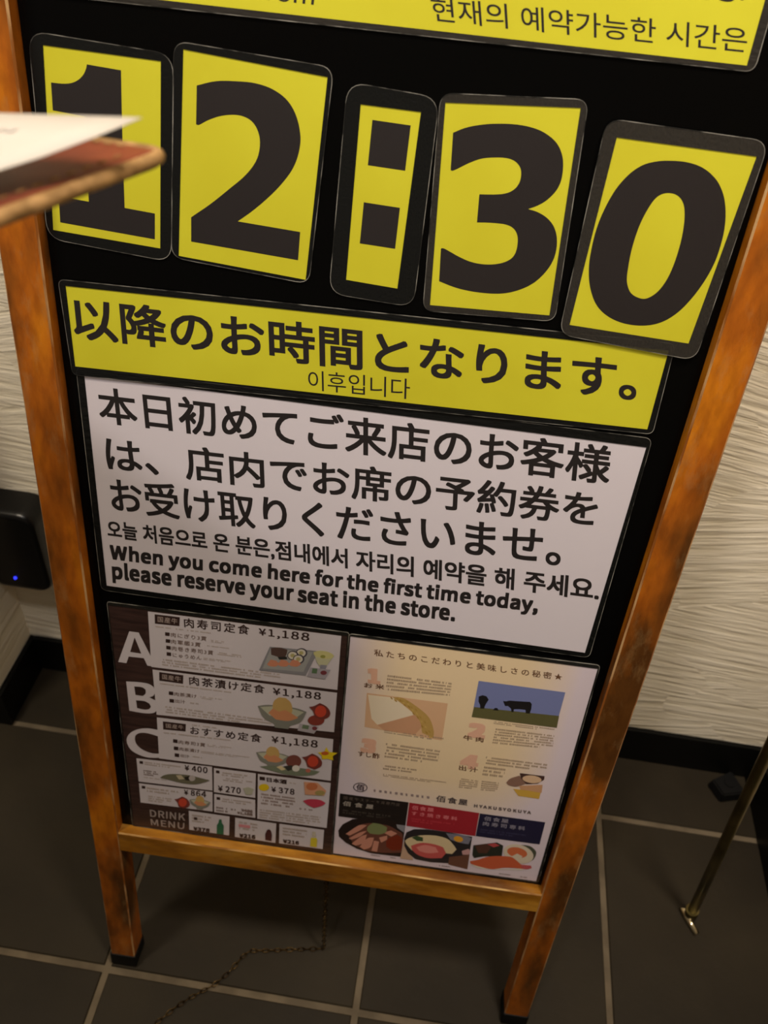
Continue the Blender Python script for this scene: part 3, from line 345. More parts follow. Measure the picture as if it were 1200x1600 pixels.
   ('poly','P18','dcc8a0',[[(-34.95,39.5),(-30.13,45.55),(-19.2,51.73),(-4.88,54.42),(7.74,51.83),(14.96,43.67),(18.92,37.15),(15.35,28.79),(7.62,28.23),(-26.46,25.26),(-32.81,33.79)]],1),
   ('poly','P18','c85a58',[[(-27.99,32.42),(-17.87,39.75),(-4.74,40.32),(4.89,37.61),(9.14,28.59),(5.58,19.52),(-8.18,16.26),(-19.54,19.3),(-25.69,25.44)]],1),
   ('poly','P18','e08c84',[[(-22.39,31.23),(-13.68,37.0),(-2.66,35.84),(1.4,28.03),(-9.11,24.29),(-18.68,25.83)]],1),
   ('poly','P18','3c5230',[[(-28.61,45.9),(-23.65,50.1),(-17.3,48.5),(-16.63,42.51),(-22.74,41.71)]],1),
   ('poly','P18','7c7c8c',[[(5.05,60.94),(23.31,61.5),(31.36,58.51),(29.74,48.35),(21.21,48.82),(10.88,51.34)]],1),
   ('poly','P18','e0a030',[[(23.43,53.9),(23.21,52.5),(22.53,51.27),(21.45,50.34),(20.09,49.81),(18.58,49.71),(17.06,50.07),(15.69,50.85),(14.6,51.97),(13.9,53.32),(13.66,54.76),(13.89,56.16),(14.58,57.38),(15.65,58.3),(17.01,58.83),(18.51,58.92),(20.02,58.57),(21.39,57.8),(22.48,56.69),(23.18,55.35)]],0),
   ('poly','P18','c89c9c',[[(24.5,35.96),(30.75,41.16),(33.3,36.78),(32.11,31.49),(26.09,30.07)]],1),
   ('poly','P18','6c4838',[[(12.95,23.17),(33.24,31.76),(34.35,7.14),(13.78,10.6)]],0),
   ('poly','P19','2c3028',[[(34.89,47.97),(57.58,57.8),(64.52,54.3),(65.93,36.8),(48.62,32.7),(38.58,27.4),(36.1,32.08)]],0),
   ('poly','P19','54362c',[[(36.36,47.74),(48.94,54.09),(52.79,47.57),(50.02,37.69),(41.52,36.85)]],1),
   ('poly','P19','b84c50',[[(48.42,52.83),(55.7,56.23),(61.1,53.51),(55.37,49.31)]],1),
   ('poly','P19','4c5040',[[(76.6,58.25),(89.0,60.01),(96.17,55.43),(99.08,49.25),(98.31,39.82),(95.01,34.36)]],1),
   ('poly','P19','d8ccb8',[[(97.54,41.97),(96.88,37.46),(94.73,33.64),(91.29,30.87),(86.9,29.45),(82.0,29.53),(77.09,31.09),(72.64,33.98),(69.12,37.9),(66.85,42.46),(66.06,47.2),(66.81,51.66),(69.01,55.4),(72.44,58.08),(76.76,59.45),(81.57,59.37),(86.41,57.85),(90.8,55.05),(94.34,51.21),(96.66,46.71)]],0),
   ('poly','P19','d07048',[[(90.5,45.56),(90.11,43.06),(88.74,40.88),(86.51,39.24),(83.64,38.32),(80.41,38.19),(77.14,38.89),(74.17,40.32),(71.77,42.36),(70.19,44.8),(69.58,47.4),(69.99,49.9),(71.39,52.05),(73.62,53.66),(76.47,54.57),(79.67,54.68),(82.9,54.0),(85.86,52.59),(88.26,50.57),(89.85,48.15)]],0),
   ('poly','P19','d8ccb8',[[(75.58,39.08),(80.32,44.83),(86.56,41.68),(84.6,36.56)]],1),
   ('poly','P19','e0d8cc',[[(35.05,16.52),(47.68,14.77),(63.55,15.6),(83.18,19.73),(93.87,24.67),(90.52,19.11),(69.43,15.22),(48.11,11.89)]],1),
   ('poly','P19','c8603e',[[(35.11,21.27),(42.49,25.39),(50.87,32.07),(60.32,36.05),(74.3,38.19),(80.66,34.46),(87.54,27.88),(97.5,28.5),(98.9,24.7),(93.68,21.66),(82.98,20.87),(70.36,18.43),(58.83,13.27),(44.0,15.08),(36.38,17.43)]],1),
   ('poly','P19','c05a60',[[(87.05,26.58),(96.02,28.73),(98.7,25.83),(95.76,22.16),(89.32,21.8)]],1),
   ('dash','L','8a7c7c',[(-67.83,9.01),(-50.83,9.18),(-50.59,6.49),(-67.62,6.31)],1,0.95,200),
   ('dash','L','8a7c7c',[(-47.45,9.43),(-37.27,9.64),(-37.01,6.95),(-47.2,6.74)],1,0.95,201),
   ('dash','L','8a7c7c',[(4.3,7.97),(17.12,8.27),(17.47,5.58),(4.62,5.28)],1,0.95,202),
   ('dash','L','8a7c7c',[(67.58,9.33),(87.68,9.76),(88.14,7.08),(68.01,6.65)],1,0.95,203),
   ('dash','L','8a7c7c',[(89.8,9.16),(99.83,9.37),(99.67,6.54),(90.26,6.48)],1,0.95,204),
  ]),
}
# letter outlines: advance and closed curves (handle, point, handle) in thousandths of the letter size
LATIN = {",": [97,[[[24,-60,26,-67,58,-53],[77,-27,77,7,77,30],[67,44,50,44,37,44],[26,36,26,22,26,8],[37,-1,50,-1,51,-1],[52,0,54,0,53,-21],[40,-38,19,-48,21,-54]]]],".": [97,[[[36,-5,49,-5,61,-5],[72,5,72,20,72,34],[61,44,49,44,36,44],[26,34,26,20,26,5]]]],"0": [194,[[[48,-5,97,-5,146,-5],[177,40,177,129,177,218],[146,261,97,261,48,261],[18,218,18,129,18,40]],[[126,21,97,21,68,21],[48,54,48,129,48,204],[68,236,97,236,126,236],[146,204,146,129,146,54]]]],"1": [194,[[[31,9,31,0,78,0],[125,0,172,0,172,9],[172,18,172,27,154,27],[137,27,120,27,120,103],[120,180,120,257,112,257],[104,257,96,257,82,249],[65,243,42,238,42,232],[42,225,42,218,58,218],[73,218,88,218,88,154],[88,90,88,27,69,27],[50,27,31,27,31,18]]]],"2": [194,[[[15,6,15,0,69,0],[123,0,177,0,177,9],[177,18,177,28,153,28],[129,28,106,28,93,28],[77,26,64,25,124,82],[165,134,165,186,165,231],[136,261,90,261,57,261],[35,246,14,224,20,218],[26,212,33,206,47,223],[65,235,86,235,118,235],[133,214,133,185,133,140],[96,89,15,19,15,13]]]],"3": [194,[[[52,-5,92,-5,138,-5],[175,23,175,69,175,104],[151,126,120,134,120,134],[120,135,120,136,148,145],[166,166,166,197,166,238],[134,261,91,261,62,261],[39,248,20,231,25,224],[31,217,37,210,51,225],[69,235,90,235,117,235],[133,219,133,195,133,167],[116,146,62,146,62,137],[62,129,62,121,122,121],[142,101,142,70,142,40],[121,22,90,22,61,22],[42,36,27,51,21,45],[16,38,10,31,27,12]]]],"4": [194,[[[119,24,119,0,129,0],[139,0,149,0,149,24],[149,47,149,71,161,71],[172,71,183,71,183,79],[183,88,183,96,172,96],[161,96,149,96,149,150],[149,203,149,257,137,257],[126,257,114,257,78,202],[43,147,7,92,7,85],[7,78,7,71,44,71],[82,71,119,71,119,47]],[[119,123,119,96,93,96],[67,96,40,96,60,125],[79,155,99,184,106,196],[113,209,119,222,120,222],[120,222,121,222,120,209],[119,188,119,175,119,149]]]],"5": [194,[[[51,-5,92,-5,135,-5],[176,27,176,83,176,140],[141,165,98,165,83,165],[71,161,60,155,62,180],[64,205,67,229,99,229],[131,229,163,229,163,238],[163,248,163,257,122,257],[80,257,39,257,36,217],[33,177,30,137,36,133],[42,130,47,126,62,136],[73,141,90,141,122,141],[143,119,143,83,143,45],[119,22,89,22,59,22],[40,36,26,50,20,43],[15,36,9,29,27,12]]]],"6": [194,[[[56,-5,105,-5,145,-5],[179,29,179,79,179,133],[151,159,108,159,88,159],[65,148,50,129,51,208],[80,235,116,235,131,235],[147,227,157,215,163,222],[169,228,175,235,160,250],[141,261,114,261,65,261],[20,223,20,123,20,38]],[[54,50,50,103,67,127],[87,136,103,136,134,136],[149,113,149,79,149,44],[130,21,105,21,73,21]]]],"7": [194,[[[74,97,69,0,80,0],[92,0,103,0,107,100],[118,160,178,237,178,244],[178,250,178,257,124,257],[71,257,17,257,17,248],[17,238,17,229,59,229],[100,229,142,229,91,159]]]],"8": [194,[[[50,-5,98,-5,146,-5],[178,25,178,62,178,97],[158,116,135,129,135,130],[135,130,135,131,150,143],[169,166,169,193,169,232],[143,261,99,261,59,261],[28,234,28,195,28,168],[44,149,63,136,63,136],[63,135,63,135,40,122],[16,98,16,64,16,24]],[[133,155,116,139,85,151],[57,165,57,195,57,220],[75,237,98,237,126,237],[142,217,142,191,142,172]],[[128,19,98,19,68,19],[44,39,44,67,44,91],[59,111,80,125,116,110],[148,97,148,63,148,37]]]],"9": [194,[[[54,-5,82,-5,130,-5],[175,35,175,139,175,221],[138,261,89,261,49,261],[15,228,15,178,15,125],[43,97,86,97,107,97],[130,110,145,129,143,49],[114,22,81,22,64,22],[49,29,38,42,32,35],[26,28,20,22,35,7]],[[141,208,145,155,128,131],[109,121,91,121,61,121],[46,144,46,178,46,213],[64,236,89,236,122,236]]]],"A": [213,[[[30,86,1,0,12,0],[23,0,34,0,42,26],[51,52,59,78,90,78],[121,78,153,78,161,52],[169,26,177,0,189,0],[200,0,211,0,182,86],[153,171,124,257,112,257],[100,257,88,257,59,171]],[[93,104,67,104,71,117],[75,130,79,144,89,173],[97,200,105,230,106,230],[106,230,106,230,115,201],[123,173,132,144,136,130],[141,117,145,104,119,104]]]],"B": [230,[[[35,86,35,0,63,0],[90,0,117,0,174,0],[214,25,214,75,214,110],[193,131,162,137,162,137],[162,138,162,138,186,146],[200,168,200,194,200,239],[163,257,111,257,86,257],[61,257,35,257,35,171]],[[80,148,68,148,68,176],[68,203,68,231,81,231],[94,231,107,231,147,231],[168,220,168,190,168,164],[150,148,106,148,93,148]],[[83,26,68,26,68,58],[68,90,68,123,83,123],[97,123,112,123,158,123],[182,108,182,76,182,42],[157,26,112,26,97,26]]]],"C": [223,[[[68,-5,132,-5,165,-5],[190,9,211,32,205,39],[199,46,193,53,176,35],[158,24,133,24,84,24],[54,64,54,129,54,193],[86,233,134,233,157,233],[173,223,187,209,193,216],[199,223,204,230,190,246],[165,261,134,261,69,261],[20,211,20,128,20,45]]]],"D": [241,[[[35,86,35,0,57,0],[79,0,101,0,178,0],[220,48,220,129,220,211],[178,257,99,257,78,257],[57,257,35,257,35,171]],[[77,27,68,27,68,95],[68,162,68,230,77,230],[87,230,97,230,157,230],[187,194,187,129,187,64],[157,27,97,27,87,27]]]],"E": [206,[[[35,86,35,0,86,0],[136,0,187,0,187,9],[187,18,187,28,147,28],[107,28,68,28,68,59],[68,90,68,121,100,121],[132,121,165,121,165,130],[165,140,165,149,132,149],[100,149,68,149,68,176],[68,202,68,229,106,229],[145,229,183,229,183,238],[183,248,183,257,134,257],[85,257,35,257,35,171]]]],"H": [255,[[[35,86,35,0,46,0],[57,0,68,0,68,40],[68,81,68,121,107,121],[147,121,187,121,187,81],[187,40,187,0,198,0],[209,0,220,0,220,86],[220,171,220,257,209,257],[198,257,187,257,187,221],[187,185,187,149,147,149],[107,149,68,149,68,185],[68,221,68,257,57,257],[46,257,35,257,35,171]]]],"I": [103,[[[35,86,35,0,46,0],[57,0,68,0,68,86],[68,171,68,257,57,257],[46,257,35,257,35,171]]]],"K": [226,[[[35,86,35,0,46,0],[57,0,68,0,68,27],[68,54,68,81,82,99],[97,116,112,134,137,89],[163,45,189,0,201,0],[213,0,225,0,194,53],[163,106,132,159,159,192],[186,224,213,257,200,257],[188,257,176,257,140,214],[104,171,68,128,68,128],[68,128,68,128,68,171],[68,214,68,257,57,257],[46,257,35,257,35,171]]]],"M": [284,[[[35,86,35,0,45,0],[55,0,64,0,64,47],[64,95,64,142,64,164],[62,195,60,218,61,218],[61,218,62,218,69,198],[75,179,82,159,99,115],[115,70,131,26,138,26],[145,26,153,26,169,70],[185,115,201,159,208,179],[215,198,222,218,222,218],[223,218,223,218,221,195],[219,164,219,142,219,95],[219,47,219,0,229,0],[239,0,249,0,249,86],[249,171,249,257,236,257],[223,257,210,257,194,211],[177,165,161,119,155,102],[150,84,143,66,143,66],[142,66,142,66,136,84],[130,102,123,119,107,165],[91,211,74,257,61,257],[48,257,35,257,35,171]]]],"N": [253,[[[35,86,35,0,46,0],[56,0,66,0,66,45],[66,90,66,135,66,162],[63,189,62,215,62,215],[63,215,63,215,73,197],[82,180,91,162,122,108],[153,54,185,0,196,0],[207,0,218,0,218,86],[218,171,218,257,208,257],[197,257,187,257,187,212],[187,168,187,123,187,97],[189,68,192,42,191,42],[190,42,190,42,181,60],[171,77,162,95,131,149],[100,203,68,257,57,257],[46,257,35,257,35,171]]]],"O": [260,[[[65,-5,130,-5,194,-5],[239,47,239,129,239,211],[194,261,130,261,65,261],[20,211,20,129,20,47]],[[176,24,130,24,84,24],[54,65,54,129,54,193],[84,233,130,233,176,233],[206,193,206,129,206,65]]]],"R": [222,[[[82,135,68,135,68,167],[68,199,68,230,82,230],[96,230,111,230,151,230],[173,218,173,185,173,151],[151,135,111,135,96,135]],[[155,36,176,0,188,0],[200,0,213,0,191,37],[169,75,147,112,182,121],[205,145,205,185,205,238],[168,257,116,257,89,257],[62,257,35,257,35,171],[35,86,35,0,46,0],[57,0,68,0,68,36],[68,73,68,109,83,109],[98,109,114,109,135,73]]]],"S": [209,[[[70,-5,106,-5,160,-5],[194,28,194,68,194,106],[171,124,141,137,129,142],[116,147,104,153,84,161],[62,171,62,196,62,218],[81,233,110,233,133,233],[152,224,168,209,174,216],[179,223,185,230,167,248],[140,261,110,261,63,261],[29,233,29,193,29,156],[57,138,81,127,93,122],[105,117,118,111,142,100],[161,92,161,65,161,41],[141,24,107,24,80,24],[54,36,36,56,30,48],[23,41,17,33,39,10]]]],"U": [252,[[[74,-5,126,-5,179,-5],[218,23,218,106,218,156],[218,206,218,257,208,257],[198,257,187,257,187,206],[187,156,187,105,187,43],[160,24,126,24,93,24],[67,43,67,105,67,156],[67,206,67,257,56,257],[45,257,34,257,34,206],[34,156,34,106,34,23]]]],"W": [307,[[[45,86,63,0,76,0],[89,0,102,0,115,52],[127,103,140,155,144,175],[149,194,153,213,153,213],[154,213,154,213,159,194],[162,175,167,155,180,103],[193,52,206,0,219,0],[232,0,245,0,263,86],[280,171,298,257,288,257],[277,257,267,257,258,210],[249,164,239,117,235,89],[230,62,225,34,225,34],[224,34,223,34,217,62],[211,90,205,117,193,164],[181,210,169,257,160,257],[150,257,140,257,128,210],[116,164,104,117,98,89],[92,62,86,34,86,34],[85,34,85,34,79,62],[75,89,69,117,60,164],[51,210,42,257,31,257],[20,257,9,257,27,171]]]],"Y": [186,[[[77,33,77,0,87,0],[98,0,109,0,109,33],[109,66,109,99,135,152],[160,204,186,257,175,257],[164,257,153,257,142,232],[131,208,120,184,112,165],[103,147,94,128,93,128],[93,128,92,128,83,147],[76,165,67,184,56,208],[45,232,34,257,23,257],[11,257,0,257,25,204],[51,152,77,99,77,66]]]],"a": [197,[[[44,-5,76,-5,99,-5],[121,8,139,23,139,23],[140,23,140,23,141,15],[142,8,143,0,152,0],[160,0,169,0,169,39],[169,78,169,117,169,164],[150,195,103,195,72,195],[46,181,29,170,33,163],[37,155,41,148,56,158],[76,168,98,168,129,168],[137,145,137,120,56,111],[21,91,21,49,21,15]],[[103,21,85,21,66,21],[51,30,51,51,51,76],[73,92,137,99,137,81],[137,64,137,46,119,30]]]],"c": [179,[[[57,-5,107,-5,130,-5],[152,5,169,19,164,26],[159,34,155,41,143,30],[127,22,110,22,75,22],[51,51,51,95,51,139],[76,168,111,168,126,168],[138,161,149,152,154,159],[160,166,165,173,152,185],[134,195,110,195,61,195],[18,158,18,95,18,32]]]],"d": [217,[[[49,-5,97,-5,120,-5],[140,8,155,22,155,22],[155,22,156,22,157,15],[158,7,159,0,167,0],[176,0,185,0,185,93],[185,186,185,279,174,279],[163,279,153,279,153,254],[153,230,153,206,153,195],[154,184,154,173,138,187],[123,195,101,195,57,195],[19,157,19,95,19,32]],[[121,22,104,22,71,22],[51,49,51,95,51,139],[76,168,106,168,122,168],[137,162,153,148,153,115],[153,82,153,48,137,31]]]],"e": [194,[[[58,-5,109,-5,135,-5],[155,4,172,15,168,22],[164,29,160,36,146,27],[131,21,113,21,77,21],[52,47,50,88,92,88],[135,88,178,88,179,92],[179,99,179,106,179,160],[152,195,103,195,60,195],[18,157,18,95,18,32]],[[83,110,49,110,53,148],[77,169,104,169,134,169],[151,149,151,110,117,110]]]],"f": [114,[[[12,172,12,164,20,164],[29,164,37,164,37,109],[37,55,37,0,48,0],[59,0,69,0,69,55],[69,109,69,164,83,164],[96,164,110,164,110,173],[110,181,110,190,96,190],[83,190,69,190,69,200],[69,210,69,220,69,245],[78,258,96,258,103,258],[111,256,118,252,120,261],[122,269,125,277,116,281],[105,283,93,283,55,283],[37,259,37,221,37,210],[37,200,37,190,29,190],[20,189,12,188,12,180]]]],"h": [213,[[[32,93,32,0,43,0],[54,0,64,0,64,46],[64,92,64,138,83,157],[97,167,116,167,141,167],[152,152,152,116,152,77],[152,39,152,0,163,0],[174,0,184,0,184,40],[184,80,184,120,184,169],[166,195,126,195,100,195],[81,181,63,163,63,176],[64,189,64,202,64,228],[64,253,64,279,54,279],[43,279,32,279,32,186]]]],"i": [96,[[[32,63,32,0,43,0],[54,0,64,0,64,63],[64,127,64,190,54,190],[43,190,32,190,32,127]],[[36,229,48,229,61,229],[70,238,70,251,70,263],[61,271,48,271,36,271],[27,263,27,251,27,238]]]],"l": [99,[[[42,-5,66,-5,75,-5],[80,-3,84,-2,83,6],[81,15,80,23,76,22],[75,22,73,22,68,22],[64,26,64,36,64,117],[64,198,64,279,54,279],[43,279,32,279,32,198],[32,118,32,38,32,11]]]],"m": [324,[[[32,63,32,0,43,0],[54,0,64,0,64,46],[64,92,64,138,82,158],[98,167,112,167,136,167],[147,152,147,116,147,77],[147,39,147,0,158,0],[169,0,179,0,179,46],[179,92,179,138,197,158],[213,167,227,167,251,167],[263,152,263,116,263,77],[263,39,263,0,273,0],[284,0,294,0,294,40],[294,80,294,120,294,169],[276,195,237,195,214,195],[194,180,174,159,166,181],[151,195,121,195,99,195],[79,181,62,162,62,162],[62,162,62,162,61,172],[60,181,58,190,50,190],[41,190,32,190,32,127]]]],"n": [214,[[[32,63,32,0,43,0],[54,0,64,0,64,46],[64,92,64,138,83,157],[97,167,116,167,141,167],[152,152,152,116,152,77],[152,39,152,0,163,0],[174,0,184,0,184,40],[184,80,184,120,184,169],[166,195,126,195,100,195],[80,181,62,162,62,162],[62,162,62,162,61,172],[60,181,58,190,50,190],[41,190,32,190,32,127]]]],"o": [212,[[[60,-5,106,-5,153,-5],[194,32,194,95,194,158],[153,195,106,195,60,195],[18,158,18,95,18,32]],[[139,22,106,22,73,22],[51,51,51,95,51,139],[73,168,106,168,139,168],[161,139,161,95,161,51]]]],"p": [217,[[[32,10,32,-80,43,-80],[54,-80,64,-80,64,-59],[64,-37,64,-16,64,-5],[64,6,63,18,81,3],[99,-5,116,-5,159,-5],[199,33,199,98,199,157],[172,195,123,195,101,195],[79,182,62,168,62,168],[62,168,62,168,61,175],[60,183,58,190,50,190],[41,190,32,190,32,100]],[[142,22,111,22,98,22],[81,27,64,42,64,75],[64,109,64,142,83,159],[99,168,115,168,151,168],[165,140,165,98,165,51]]]],"r": [136,[[[32,63,32,0,43,0],[54,0,64,0,64,41],[64,81,64,122,77,154],[96,166,112,166,120,166],[124,165,131,163,133,172],[135,182,137,191,131,194],[125,195,116,195,95,195],[76,180,62,155,62,155],[62,155,62,155,61,167],[60,179,58,190,50,190],[41,190,32,190,32,127]]]],"s": [164,[[[55,-5,82,-5,127,-5],[151,21,151,52,151,88],[121,99,93,110,72,118],[52,125,52,143,52,158],[63,170,88,170,104,170],[118,163,131,153,136,160],[141,167,146,173,132,185],[111,195,87,195,46,195],[22,171,22,141,22,109],[50,96,77,86,98,78],[120,69,120,50,120,34],[108,20,83,20,60,20],[43,29,27,43,21,36],[16,29,11,22,29,7]]]],"t": [132,[[[51,-5,92,-5,104,-5],[116,-1,127,2,125,11],[123,19,121,27,114,24],[106,21,99,21,77,21],[70,35,70,58,70,93],[70,129,70,164,87,164],[104,164,121,164,121,173],[121,181,121,190,104,190],[87,190,70,190,70,208],[70,226,70,244,61,244],[52,244,43,244,42,226],[41,208,40,190,30,190],[19,189,9,188,9,180],[9,172,9,164,19,164],[28,164,38,164,38,129],[38,94,38,59,38,21]]]],"u": [213,[[[48,-5,88,-5,114,-5],[133,9,151,30,151,30],[151,30,152,30,152,20],[153,10,154,0,163,0],[172,0,181,0,181,63],[181,127,181,190,170,190],[159,190,149,190,149,145],[149,100,149,55,131,33],[117,23,97,23,72,23],[62,38,62,74,62,112],[62,151,62,190,51,190],[40,190,29,190,29,150],[29,110,29,70,29,21]]]],"v": [182,[[[50,63,73,0,86,0],[98,0,111,0,133,63],[155,127,178,190,167,190],[157,190,146,190,134,154],[122,118,110,82,105,63],[98,44,93,26,92,26],[92,26,91,26,85,44],[79,63,74,82,62,118],[50,154,38,190,27,190],[16,190,5,190,27,127]]]],"y": [182,[[[27,-82,35,-82,73,-82],[93,-53,106,-16,130,53],[154,121,178,190,167,190],[157,190,147,190,135,155],[124,120,112,85,107,68],[102,48,97,31,96,31],[96,31,95,31,89,49],[82,68,76,85,63,120],[51,155,38,190,27,190],[16,190,5,190,30,127],[55,63,81,0,79,-5],[78,-10,77,-15,69,-38],[55,-56,34,-56,29,-56],[23,-54,19,-53,17,-61],[15,-70,13,-78,19,-81]]]],"¥": [194,[[[81,21,81,0,92,0],[102,0,113,0,113,21],[113,42,113,62,134,62],[155,62,177,62,177,68],[177,74,177,81,155,81],[134,81,113,81,113,89],[113,97,113,106,134,106],[155,106,177,106,177,112],[177,118,177,124,158,124],[139,124,121,124,142,166],[164,208,185,250,174,250],[164,250,153,250,143,227],[132,205,122,182,114,165],[107,148,98,130,98,130],[97,130,97,130,89,148],[81,165,73,182,63,205],[53,227,43,250,32,250],[20,250,9,250,30,208],[52,166,73,124,55,124],[36,124,18,124,18,118],[18,112,18,106,39,106],[60,106,81,106,81,97],[81,89,81,81,60,81],[39,81,18,81,18,74],[18,68,18,62,39,62],[60,62,81,62,81,42]]]]," ": [78,[]]}


# ------------------------------------------------------------------ helpers
def tag(o, label=None, cat=None, group=None, kind=None):
    if label: o['label'] = label
    if cat: o['category'] = cat
    if group: o['group'] = group
    if kind: o['kind'] = kind
    return o
def empty(name, loc=(0, 0, 0), mat=None):
    o = bpy.data.objects.new(name, None); col.objects.link(o); o.empty_display_size = .05
    if mat is not None:
        mm = mat.to_4x4(); mm.translation = loc; o.matrix_world = mm
    else: o.location = loc
    return o
def obj(name, me, mats=None, parent=None):
    if isinstance(me, bmesh.types.BMesh):
        b = me; me = bpy.data.meshes.new(name); b.to_mesh(me); b.free()
    for mt in (mats or []): me.materials.append(mt)
    o = bpy.data.objects.new(name, me); col.objects.link(o)
    if parent: o.parent = parent
    return o
def nodes(m):
    return m.node_tree.nodes, m.node_tree.links, m.node_tree.nodes['Principled BSDF']
def srgb(h):
    c = [int(h[i:i+2], 16) / 255 for i in (0, 2, 4)]
    return tuple((x / 12.92 if x <= .04045 else ((x + .055) / 1.055) ** 2.4) for x in c) + (1,)
def mat(name, rgb, rough=.5, metal=0, spec=.5):
    m = bpy.data.materials.new(name); m.use_nodes = True
    b = m.node_tree.nodes['Principled BSDF']
    b.inputs['Base Color'].default_value = rgb if len(rgb) == 4 else (*rgb, 1)
    b.inputs['Roughness'].default_value = rough; b.inputs['Metallic'].default_value = metal
    b.inputs['Specular IOR Level'].default_value = spec
    return m
def noise_mix(m, c1, c2, scale, stretch=(1, 1, 1), lo=.4, hi=.6, coord='Object', detail=4, c3=None, dist=0):
    n, l, b = nodes(m)
    tc = n.new('ShaderNodeTexCoord'); mp = n.new('ShaderNodeMapping'); mp.inputs['Scale'].default_value = stretch
    nz = n.new('ShaderNodeTexNoise'); nz.inputs['Scale'].default_value = scale; nz.inputs['Detail'].default_value = detail
    nz.inputs['Distortion'].default_value = dist
    cr = n.new('ShaderNodeValToRGB'); e = cr.color_ramp.elements
    e[0].position = lo; e[0].color = c1; e[1].position = hi; e[1].color = c2
    if c3: x = e.new(min(1, hi + .14)); x.color = c3
    l.new(tc.outputs[coord], mp.inputs[0]); l.new(mp.outputs[0], nz.inputs['Vector'])
    l.new(nz.outputs['Fac'], cr.inputs[0]); l.new(cr.outputs[0], b.inputs['Base Color'])
    return nz, cr, mp
def bump(m, src, strength, dist):
    n, l, b = nodes(m); bp = n.new('ShaderNodeBump')
    bp.inputs['Strength'].default_value = strength; bp.inputs['Distance'].default_value = dist
    l.new(src, bp.inputs['Height']); l.new(bp.outputs[0], b.inputs['Normal'])
def box(b, x0, x1, y0, y1, z0, z1, mi=0, bev=0):
    vs = [b.verts.new((x, y, z)) for x in (x0, x1) for y in (y0, y1) for z in (z0, z1)]
    fs = [(0, 1, 3, 2), (4, 6, 7, 5), (0, 4, 5, 1), (2, 3, 7, 6), (0, 2, 6, 4), (1, 5, 7, 3)]
    ff = [b.faces.new([vs[i] for i in f]) for f in fs]
    for f in ff: f.material_index = mi
    if bev:
        es = list({e for f in ff for e in f.edges})
        r = bmesh.ops.bevel(b, geom=es, offset=bev, segments=2, affect='EDGES', profile=.5)
    return b
def tube(b, pts, r, seg=10, closed=False, mi=0):
    rings = []; n = len(pts); pts = [Vector(p) for p in pts]
    for i, p in enumerate(pts):
        if closed: d = pts[(i+1) % n] - pts[i-1]
        else: d = pts[min(i+1, n-1)] - pts[max(i-1, 0)]
        d.normalize(); a = Vector((0, 0, 1)) if abs(d.z) < .9 else Vector((1, 0, 0))
        x = d.cross(a).normalized(); y = d.cross(x)
        rr = r[i] if isinstance(r, (list, tuple)) else r
        rings.append([b.verts.new(p + rr * (math.cos(t) * x + math.sin(t) * y)) for t in [2*math.pi*k/seg for k in range(seg)]])
    for i in range(n if closed else n-1):
        A, B = rings[i], rings[(i+1) % n]
        for k in range(seg):
            f = b.faces.new((A[k], A[(k+1) % seg], B[(k+1) % seg], B[k])); f.smooth = True; f.material_index = mi
    if not closed:
        b.faces.new(rings[0][::-1]).material_index = mi; b.faces.new(rings[-1]).material_index = mi
    return b

# ------------------------------------------------------------------ materials
def wood(name, lightc, midc, darkc, stretch):
    m = mat(name, (.3, .1, .02), .38)
    nz, cr, mp = noise_mix(m, srgb(darkc), srgb(midc), 4.5, stretch, .40, .53, detail=8, c3=srgb(lightc), dist=.15)
    n, l, b = nodes(m)
    n2 = n.new('ShaderNodeTexNoise'); n2.inputs['Scale'].default_value = 45; n2.inputs['Detail'].default_value = 6
    l.new(mp.outputs[0], n2.inputs['Vector'])
    mx = n.new('ShaderNodeMix'); mx.data_type = 'RGBA'; mx.blend_type = 'MULTIPLY'; mx.inputs[0].default_value = .55
    r2 = n.new('ShaderNodeValToRGB'); r2.color_ramp.elements[0].color = (.62, .55, .48, 1); r2.color_ramp.elements[0].position = .35
    r2.color_ramp.elements[1].color = (1.1, 1.1, 1.1, 1); r2.color_ramp.elements[1].position = .6
    l.new(n2.outputs['Fac'], r2.inputs[0]); l.new(cr.outputs[0], mx.inputs['A']); l.new(r2.outputs[0], mx.inputs['B'])
    # pale scuffs where the varnish has gone
    n3 = n.new('ShaderNodeTexNoise'); n3.inputs['Scale'].default_value = 16; n3.inputs['Detail'].default_value = 8; n3.inputs['Roughness'].default_value = .7
    l.new(mp.outputs[0], n3.inputs['Vector'])
    r3 = n.new('ShaderNodeValToRGB'); r3.color_ramp.elements[0].position = .54; r3.color_ramp.elements[1].position = .78
    r3.color_ramp.elements[0].color = (0, 0, 0, 1); r3.color_ramp.elements[1].color = (.5, .5, .5, 1)
    m3 = n.new('ShaderNodeMix'); m3.data_type = 'RGBA'; m3.inputs['B'].default_value = srgb('a08458')
    l.new(n3.outputs['Fac'], r3.inputs[0]); l.new(r3.outputs[0], m3.inputs[0]); l.new(mx.outputs['Result'], m3.inputs['A'])
    l.new(m3.outputs['Result'], b.inputs['Base Color'])
    bump(m, n2.outputs['Fac'], .25, .001)
    return m
WOOD_V = wood('varnished_wood_upright', 'd0800f', 'a65a10', '55320f', (3.2, 1.1, 3.2))
WOOD_H = wood('varnished_wood_crosswise', 'd29a38', 'a8701c', '6e400e', (1.1, 3.2, 3.2))
WORN_V = mat('worn_wood_edge_upright', (.3, .2, .1), .5); noise_mix(WORN_V, srgb('8c5018'), srgb('c8a070'), 30, (3, .6, 3), .42, .62)
WORN_H = mat('worn_wood_edge_crosswise', (.3, .2, .1), .5); noise_mix(WORN_H, srgb('8c5a1c'), srgb('d8b070'), 30, (.6, 3, 3), .42, .62)
BLACK = mat('black_board_film', (.0015, .0015, .0015), .25, spec=.12)
